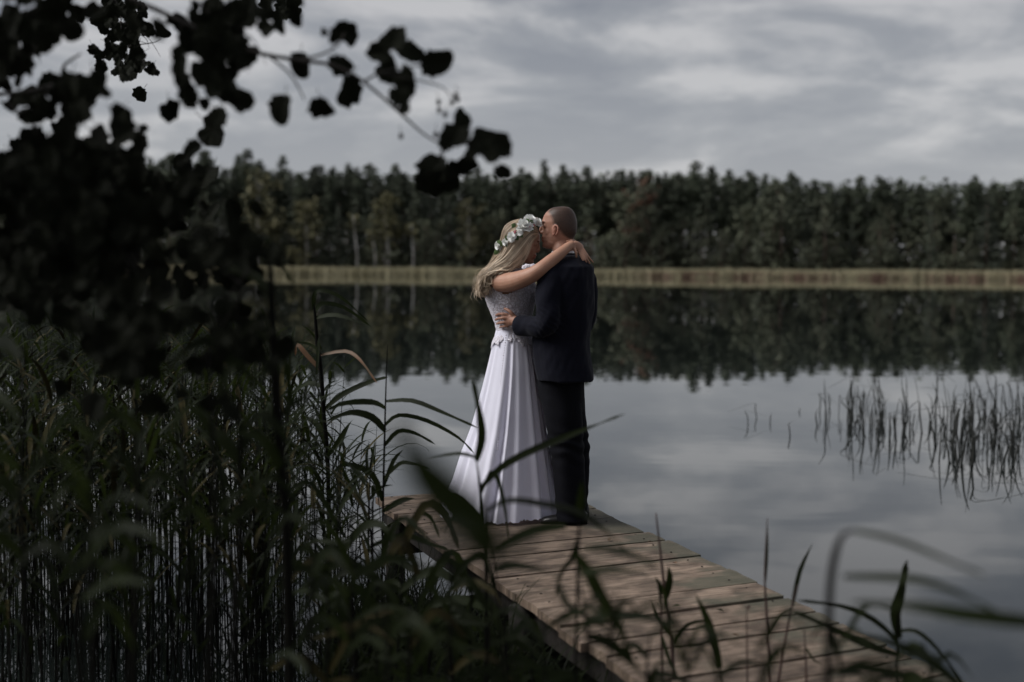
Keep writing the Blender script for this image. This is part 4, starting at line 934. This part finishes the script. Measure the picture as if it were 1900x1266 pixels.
custom_reed('reed with a broad drooping leaf right of the jetty', 4.6, [(1684, 1040), (1674, 1100), (1666, 1160), (1664, 1290)], [([(1668, 1185), (1660, 1140), (1672, 1095), (1682, 1040)], 22), ([(1668, 1172), (1700, 1172), (1740, 1206), (1795, 1280)], 9), ([(1666, 1190), (1620, 1150), (1560, 1125), (1475, 1114)], 11), ([(1665, 1215), (1610, 1198), (1540, 1165), (1470, 1133)], 15)], 5)
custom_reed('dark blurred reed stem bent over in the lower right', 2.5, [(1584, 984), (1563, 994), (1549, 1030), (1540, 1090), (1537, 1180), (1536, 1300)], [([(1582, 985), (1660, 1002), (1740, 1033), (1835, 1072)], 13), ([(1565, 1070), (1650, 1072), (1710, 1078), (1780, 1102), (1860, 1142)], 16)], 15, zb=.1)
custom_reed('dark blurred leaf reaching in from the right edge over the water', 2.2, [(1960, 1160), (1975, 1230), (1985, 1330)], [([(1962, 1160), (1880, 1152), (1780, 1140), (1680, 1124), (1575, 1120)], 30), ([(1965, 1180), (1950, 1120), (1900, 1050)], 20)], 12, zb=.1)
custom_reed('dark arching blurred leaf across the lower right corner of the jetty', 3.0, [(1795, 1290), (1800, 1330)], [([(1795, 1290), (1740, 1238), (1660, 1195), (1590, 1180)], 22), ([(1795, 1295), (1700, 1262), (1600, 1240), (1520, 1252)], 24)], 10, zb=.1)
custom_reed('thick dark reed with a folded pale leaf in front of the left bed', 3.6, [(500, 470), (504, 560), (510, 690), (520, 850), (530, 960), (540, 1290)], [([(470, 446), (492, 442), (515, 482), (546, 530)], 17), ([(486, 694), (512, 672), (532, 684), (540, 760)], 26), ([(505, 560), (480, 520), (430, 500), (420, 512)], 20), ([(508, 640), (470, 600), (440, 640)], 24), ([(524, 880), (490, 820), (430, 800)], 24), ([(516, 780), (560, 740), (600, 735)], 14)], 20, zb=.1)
for px, y0, Y in ((40, 640, 3.4), (170, 720, 2.8), (255, 690, 3.3), (400, 640, 3.2), (445, 560, 3.6), (575, 930, 3.0), (650, 1020, 3.2), (720, 1100, 2.9), (150, 1000, 2.7), (830, 1150, 3.1)):
    lv = []
    for k in range(5):
        yb = y0 + rnd(20, 420); sg = random.choice((-1, 1)); ln = rnd(70, 170)
        lv.append(([(px + rnd(-5, 5), yb), (px + sg * ln * .45, yb - rnd(30, 80)), (px + sg * ln, yb - rnd(-60, 40))], rnd(14, 26)))
    r = custom_reed('dark blurred reed before the left bed, ' + {40: 'at the left edge', 170: 'under the alder bough', 255: 'under the densest alder leaves', 400: 'reaching up to the alder leaves', 445: 'tallest and beside the folded pale leaf', 575: 'right of the folded pale leaf', 650: 'low by the slender reed', 720: 'beside the jetty post', 150: 'low near the bottom left corner', 830: 'low under the large leaf'}[px], Y, [(px + rnd(-15, 15), y0), (px, (y0 + 1300) / 2), (px + rnd(-20, 20), 1310)], lv, rnd(11, 16), zb=.1); r['group'] = 'dark blurred reeds in the foreground'
random.seed(64)
for i, (px, y0, Y) in enumerate(((628, 905, 5.2), (655, 960, 4.6), (690, 930, 5.6), (700, 1020, 4.2), (742, 985, 5.0), (775, 1030, 4.4), (800, 1060, 5.2), (835, 1040, 4.3), (872, 1075, 4.9), (905, 1110, 4.1), (940, 1120, 4.8), (985, 1150, 4.2), (610, 1040, 4.0), (760, 1120, 3.8))):
    lv = []
    for k in range(7):
        yb = y0 + rnd(15, 260); sg = random.choice((-1, 1)); ln = rnd(60, 150); lf = rnd(-20, 90)
        lv.append(([(px, yb), (px + sg * ln * .4, yb - lf), (px + sg * ln * .75, yb - lf * 1.05 + rnd(-10, 25)), (px + sg * ln, yb - lf * .7 + rnd(0, 60))], rnd(9, 19)) + (('dry',) if random.random() < .12 else ()))
    r = custom_reed('dark leafy reed crowding the left side of the jetty', Y, [(px + rnd(-10, 10), y0), (px, (y0 + 1300) / 2), (px + rnd(-12, 12), 1310)], lv, rnd(6, 10), zb=0); r['group'] = 'dark reeds crowding the jetty'
random.seed(67)
for px, y0, Y in ((1010, 1150, 3.4), (1130, 1090, 3.0), (1200, 1180, 3.6), (1275, 1160, 2.8), (1330, 1200, 3.3), (1410, 1190, 2.7), (1560, 1180, 3.1), (1650, 1215, 2.8), (1725, 1190, 3.3)):
    lv = []
    for k in range(4):
        yb = y0 + rnd(10, 130); sg = random.choice((-1, 1)); ln = rnd(50, 130); lf = rnd(0, 80)
        lv.append(([(px, yb), (px + sg * ln * .45, yb - lf), (px + sg * ln, yb - lf * .8 + rnd(0, 40))], rnd(9, 15)))
    r = custom_reed('dark thin blurred grass blade across the near end of the jetty', Y, [(px + rnd(-14, 14), y0), (px, (y0 + 1300) / 2), (px + rnd(-10, 10), 1310)], lv, rnd(5, 8), 'grass_blade', cat='grass blade', zb=.1); r['group'] = 'blurred grass blades across the near jetty'
# sedge tufts under the jetty's left side
mb = MB(); random.seed(71)
for k in range(1500):
    px = rnd(600, 1180); Y = rnd(4.3, 7.4); p = pt(px, 1000, Y); L_ = rnd(.3, .85) * (1.0 if Y < 6.4 else .7)
    if (V(p.x, Y, 0) - l1).cross(ldir).z > -0.03: continue
    a = rnd(0, 6.28); lp = leaf_path(L_, rnd(1.0, 1.45), rnd(.8, 2.4), rnd(-.3, .3), 7); q = Quaternion((0, 0, 1), a); vs_ = []
    for i, c in enumerate(lp):
        c = V(p.x, Y, 0) + q @ c; sdv = q @ V(0, 1, 0) * (.0062 * (1 - i / 6.3)); vs_ += [c - sdv, c + sdv]
    mb.add(vs_, [(2 * i, 2 * i + 1, 2 * i + 3, 2 * i + 2) for i in range(6)])
for k in range(900):
    q0 = l1 + ldir * rnd(-1.2, 2.6) - pdir * rnd(.03, .55); L_ = rnd(.3, .62); a = rnd(0, 6.28); lp = leaf_path(L_, rnd(1.1, 1.5), rnd(.5, 2.2), rnd(-.3, .3), 7); q = Quaternion((0, 0, 1), a); vs_ = []
    for i, c in enumerate(lp):
        c = V(q0.x, q0.y, 0) + q @ c; sdv = q @ V(0, 1, 0) * (.006 * (1 - i / 6.3)); vs_ += [c - sdv, c + sdv]
    mb.add(vs_, [(2 * i, 2 * i + 1, 2 * i + 3, 2 * i + 2) for i in range(6)])
tag(mb.build('sedge_grass', M['reedleaf']), 'dark arching sedge in the water along the left of the jetty', None, None, 'stuff')

# rushes standing in the open water on the right
random.seed(81)
RUSH = []
for k in range(9):
    mb = MB()
    b_ = rnd(-.18, .18); kink = rnd(.4, .8); kk = random.random()
    pts_ = [V(0, 0, -.05), V(b_ * .2, 0, .35), V(b_ * .5, rnd(-.03, .03), .7), V(b_ * 1.1, 0, 1.0)]
    if k >= 6: pts_ = [V(0, 0, -.05), V(b_ * .2, 0, .5), V(b_ * .5, 0, .8), V(b_ * .5 + rnd(.2, .5) * random.choice((-1, 1)), 0.05, rnd(.45, .8))]
    mb.tube(pts_, [.008, .0076, .006, .0025], 4, sub=3); RUSH.append(mb.mesh('rush', M['rush']))
def rush(px, py, hpx, group, label, k=None):
    p = ground(px, py, 0); o = bpy.data.objects.new('rush', RUSH[random.randrange(9) if k is None else k]); col.objects.link(o)
    o.location = (p.x, p.y, 0); h = hpx * p.y / FPX; o.scale = (h * rnd(.6, 1.4), h, h); tk = rnd(.45, 1.35); lean_ = .55 if random.random() < .14 else .13; o.scale = (tk, tk, h); o.rotation_euler = (rnd(-.12, .12), rnd(-lean_, lean_), rnd(0, 6.28)); tag(o, label, 'rush', group); return o
GU = 'rushes in the water on the right'
n_r = 0
while n_r < 285:
    px = rnd(1515, 1990); py = rnd(752, 872)
    lo = np.interp(px, [1515, 1600, 1700, 1740, 1900, 2000], [795, 812, 828, 868, 875, 878])
    if py > lo: continue
    dens = np.interp(px, [1515, 1560, 1640, 1690, 1730, 1770, 2000], [.15, .45, .95, .35, .45, 1, 1]) * np.interp(py, [742, 765, 850], [.5, .9, 1])
    if random.random() > dens: continue
    rush(px, py, rnd(25, 92), GU, 'dark thin rush in the patch standing in open water'); n_r += 1
for px, py, h in ((1388, 788, 32), (1404, 775, 34), (1429, 785, 18), (1483, 765, 8), (1521, 765, 42), (1516, 790, 30)): rush(px, py, h, 'lone rushes left of the patch', 'lone dark rush in open water left of the rush patch')
rush(1466, 810, 30, None, 'curved lone rush bowing to the right in open water', 7)

# ------------------------------------------------------------------ alder overhanging on the left
random.seed(91)
def alder_leaf(seed, bent=0.0):
    random.seed(seed); mb = MB(); n = 22; vs_ = [V(0, 0, 0), V(.5, 0, .02), V(.95 if seed % 3 else .86, 0, 0)]; rim = []
    for i in range(n):
        t = i / n * 2 * math.pi; r = .47 * (1 + .10 * math.cos(t) + rnd(-.2, .06)) * (1 + .07 * math.sin(7 * t + seed) + .13 * math.sin(2 * t + seed) + .07 * math.sin(3 * t + 2 * seed)); x = .5 + r * math.cos(t) * 1.05; y = r * math.sin(t) * .92
        if i == 0 and seed % 3 == 0: x -= .07
        rim.append(V(x, y, abs(y) * .35 - bent * (x - .3) ** 2 + rnd(-.03, .03)))
    vs_ = [V(.5, 0, -bent * .04)] + rim; fs_ = [(0, i + 1, (i + 1) % n + 1) for i in range(n)]
    st_ = len(vs_); vs_ += [V(-.22, -.012, .03), V(-.22, .012, .03), V(.1, .012, 0), V(.1, -.012, 0)]; fs_.append((st_, st_ + 1, st_ + 2, st_ + 3))
    mb.add(vs_, fs_); return mb.mesh('leaf', M['alder'], False)
ALEAF = [alder_leaf(500 + k, rnd(-.3, .6)) for k in range(9)]; random.seed(92)
alder = empty('alder_tree', (-2.5, 3.6, .2), 'dark alder leaning in from the left with boughs over the lake', 'tree')
mb = MB(); mb.tube([(-2.5, 3.6, -.1), (-2.45, 3.65, 1.4), (-2.55, 3.7, 3.0), (-2.4, 3.6, 5.0)], [.16, .14, .12, .07], 12, sub=3); mb.build('trunk', M['twig'], alder)
mb = MB()
def bough(pts_, r0, r1):
    mbx = MB(); n = len(pts_); mbx.tube(pts_, [r0 + (r1 - r0) * i / (n - 1) for i in range(n)], 6, sub=4); return mbx.build('branch', M['twig'], alder)
bough([V(-2.5, 3.65, 2.3), V(-1.9, 3.75, 2.75), pt(150, -30, 3.8), pt(380, 60, 3.8), pt(470, 96, 3.8), pt(555, 112, 3.8), pt(620, 122, 3.8), pt(675, 152, 3.8), pt(748, 215, 3.85), pt(785, 248, 3.85), pt(823, 272, 3.9)], .009, .0025)
bough([pt(555, 112, 3.8), pt(600, 100, 3.8), pt(628, 82, 3.8), pt(640, 60, 3.8)], .004, .002)
bough([pt(500, 105, 3.8), pt(540, 140, 3.8), pt(565, 185, 3.8)], .004, .002)
bough([pt(675, 152, 3.8), pt(700, 138, 3.8), pt(740, 128, 3.8), pt(790, 120, 3.8)], .004, .002)
bough([pt(700, 135, 3.8), pt(790, 152, 3.8), pt(825, 165, 3.8), pt(840, 188, 3.8)], .003, .0012)
bough([pt(823, 272, 3.9), pt(860, 268, 3.9), pt(900, 262, 3.9), pt(935, 280, 3.9)], .003, .0015)
bough([pt(823, 272, 3.9), pt(818, 290, 3.9), pt(810, 310, 3.9)], .003, .0015)
bough([V(-2.5, 3.7, 1.9), V(-1.9, 3.7, 2.25), pt(60, 170, 3.9), pt(120, 120, 3.9), pt(150, 100, 3.9)], .009, .003)
bough([V(-2.5, 3.7, 1.6), V(-1.8, 3.8, 1.95), pt(100, 330, 3.9), pt(220, 350, 3.9), pt(340, 380, 3.9)], .012, .004)
bough([V(-2.5, 3.7, 3.2), V(-2.0, 4.6, 3.4), pt(150, -60, 6), pt(240, 40, 6.4), pt(270, 130, 6.4)], .016, .003)
bough([pt(0, 188, 3.9), pt(18, 195, 3.9), pt(40, 210, 3.9), pt(110, 150, 3.9)], .004, .003)
random.seed(95)
for (cx, cy, rx, ry, Y, n_) in ((400, 80, 95, 90, 3.9, 10), (60, 60, 75, 70, 3.9, 6), (140, 180, 100, 55, 3.9, 8), (245, 90, 60, 70, 6.4, 10), (330, 370, 60, 60, 3.8, 5), (430, 560, 90, 130, 3.7, 7), (220, 520, 150, 170, 3.8, 9)):
    for _ in range(n_):
        x0, y0 = cx + rnd(-.4, .4) * rx, cy - rnd(0, .9) * ry; x1, y1 = cx + rnd(-1, 1) * rx, cy + rnd(-.3, 1.1) * ry
        bough([pt(x0, y0, Y), pt(x0 + (x1 - x0) * .5 + rnd(-12, 12), y0 + (y1 - y0) * .4, Y), pt(x1, y1, Y)], .0028, .0008)
random.seed(96)
leafs = []
def aleaf(px, py, Y, szpx, ang=None, mode=0):
    """a leaf of szpx pixels; ang is the picture direction of its tip, degrees below the horizontal"""
    ang = rnd(30, 150) if ang is None else ang; s_ = szpx * Y / FPX; c = pt(px, py, Y); tip = V(math.cos(R(ang)), rnd(-.45, .45), -math.sin(R(ang))).normalized()
    nr = V(rnd(-.55, .55), -1, rnd(-.5, .7)); yv = nr.cross(tip).normalized(); zv = tip.cross(yv); leafs.append((Matrix((( tip.x, yv.x, zv.x, 0), (tip.y, yv.y, zv.y, 0), (tip.z, yv.z, zv.z, 0), (0, 0, 0, 1))), c - tip * s_ * .5, s_, random.randrange(9)))
for q in ((602, 60, 17, 200), (640, 60, 48, 10), (622, 70, 22, 120), (557, 118, 46, 95), (627, 120, 46, 70), (523, 200, 58, 100), (594, 198, 46, 85), (648, 165, 56, 110), (730, 78, 52, 300), (706, 97, 46, 170), (757, 96, 48, 40), (716, 128, 46, 60), (752, 148, 50, 60), (738, 178, 44, 80), (752, 200, 26, 60), (806, 117, 60, 0),
          (846, 250, 56, 110), (855, 224, 40, 300), (898, 262, 52, 0), (930, 270, 46, 30), (905, 282, 46, 40), (866, 303, 42, 140), (846, 314, 40, 200), (806, 312, 66, 110), (820, 336, 62, 80), (789, 335, 50, 100), (931, 318, 34, 60), (880, 276, 40, 100), (830, 262, 36, 80), (408, 215, 40, 60), (445, 185, 52, 50), (425, 170, 50, 90), (548, 30, 34, 100), (520, 40, 40, 100)):
    aleaf(q[0], q[1], rnd(3.65, 3.95), q[2] * 1.12, q[3])
def cluster(cx, cy, rx, ry, n, Y0, Y1, s0, s1):
    n = int(n * 2.0)
    for k in range(n):
        a = rnd(0, 6.283); r = abs(random.gauss(0, .58)); aleaf(cx + r * math.cos(a) * rx, cy + r * math.sin(a) * ry, rnd(Y0, Y1), rnd(s0, s1) * rnd(.42, .95))
nfirst = 0
cluster(400, 60, 90, 80, 26, 3.5, 4.2, 48, 64); cluster(395, 140, 62, 55, 14, 3.5, 4.2, 48, 62); cluster(440, 20, 120, 40, 18, 3.6, 4.4, 44, 60)
cluster(55, 50, 70, 65, 22, 3.5, 4.2, 50, 66); cluster(140, 180, 90, 48, 20, 3.5, 4.2, 48, 64); cluster(60, 200, 40, 30, 4, 3.6, 4.2, 40, 55); cluster(25, 120, 30, 60, 6, 3.6, 4.2, 30, 44)
cluster(240, 60, 62, 68, 46, 5.8, 7.0, 26, 38); cluster(250, 120, 45, 34, 20, 5.8, 7.0, 24, 36); cluster(210, 20, 40, 40, 14, 5.8, 7.0, 26, 38); cluster(530, 12, 42, 22, 12, 5.8, 7, 24, 36)
cluster(90, 330, 130, 80, 34, 3.3, 4.4, 52, 74); cluster(160, 420, 190, 110, 44, 3.2, 4.5, 52, 78); cluster(60, 500, 130, 90, 26, 3.2, 4.5, 52, 78)
cluster(330, 360, 45, 55, 7, 3.4, 4.2, 52, 70); cluster(230, 300, 60, 30, 8, 3.4, 4.2, 44, 60)
for m4, loc, s_, li in leafs[:300]:
    o = bpy.data.objects.new('leaf', ALEAF[li]); col.objects.link(o); o.parent = alder; o.matrix_world = Matrix.Translation(loc - Vector(alder.location)) @ m4 @ Matrix.Scale(s_, 4)
rest = leafs[300:]; leafs = []
cluster(150, 400, 210, 150, 260, 3.3, 5.0, 50, 74); cluster(430, 470, 80, 55, 24, 3.2, 4.4, 40, 64); cluster(440, 630, 70, 90, 26, 3.0, 4.2, 40, 66); cluster(245, 620, 95, 100, 95, 3.0, 4.0, 44, 74)
cluster(-150, 200, 160, 420, 300, 3.2, 5.2, 50, 70); cluster(150, -220, 560, 190, 420, 3.2, 5.6, 50, 70); cluster(60, 330, 110, 60, 60, 3.3, 4.6, 50, 70)
rest += leafs
for _ in range(2600):                           # the rest of the crown above and behind, out of the picture
    a, b, c = rnd(-1, 1), rnd(-1, 1), rnd(-1, 1)
    if a * a + b * b + c * c > 1: continue
    t_ = V(rnd(-1, 1), rnd(-1, 1), rnd(-1, .2)).normalized(); y_ = t_.orthogonal().normalized(); z_ = t_.cross(y_)
    rest.append((Matrix(((t_.x, y_.x, z_.x, 0), (t_.y, y_.y, z_.y, 0), (t_.z, y_.z, z_.z, 0), (0, 0, 0, 1))), V(-1.6 + a * 2.6, 2.2 + b * 2.4, 4.6 + c * 1.5), rnd(.08, .13), random.randrange(9)))
mb = MB(); lv_ = [( [Vector(v.co) for v in m_.vertices], [tuple(p.vertices) for p in m_.polygons]) for m_ in ALEAF]
for m4, loc, s_, li in rest:
    rot = m4.to_3x3(); mb.add([loc + rot @ (v * s_) for v in lv_[li][0]], lv_[li][1])
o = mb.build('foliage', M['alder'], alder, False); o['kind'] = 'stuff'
for px, py in ((814, 190), (839, 191), (849, 185), (815, 205), (826, 213), (744, 253), (808, 250), (845, 178)):
    mb = MB(); c = pt(px, py, 3.82); mb.ball(c, (.0065, .0065, .009), 8, 6); mb.tube([c, c + V(rnd(-.01, .01), 0, .03)], .0008, 4); mb.build('cone', M['cone'], alder)

# unseen trees added on the near bank behind the camera to shade the reeds
random.seed(101)
for i, (x, y, s_) in enumerate(((-8, -3, .9), (-4.5, -8, 1.1), (-12, -9, 1.1))):
    plant_tree('leafy_tree', BROADS[i % 5], x, y, .2, s_, 'unseen leafy tree added behind the camera to shade the reeds', 'added shade trees behind the camera')

# fallen leaves on the planks
random.seed(111)
for px, py, m in ((1252, 1046, 'rust_leaf'), (1255, 1126, 'reedleaf'), (1336, 1134, 'reedleaf'), (1180, 1138, 'rust_leaf'), (1365, 1180, 'rust_leaf'), (1205, 1006, 'rust_leaf'), (1440, 1215, 'rust_leaf'), (1130, 1003, 'rust_leaf')):
    p = ground(px, py, ZD + .006); a = rnd(0, 6.28); s_ = rnd(.016, .026); d = V(math.cos(a), math.sin(a), .0) * s_; r = empty('fallen_leaf', p, None, None)
    bpy.data.objects.remove(r); mb = MB(); sdv = V(-d.y, d.x, 0) * .5
    mb.add([p - d, p - sdv + V(0, 0, .008), p + V(0, 0, .003), p + sdv + V(0, 0, .010), p + d + V(0, 0, .006)], [(0, 2, 1), (0, 3, 2), (1, 2, 4), (2, 3, 4)])
    tag(mb.build('fallen_leaf', M[m]), 'small curled dead leaf lying on the jetty planks', 'leaf', 'dead leaves on the jetty')
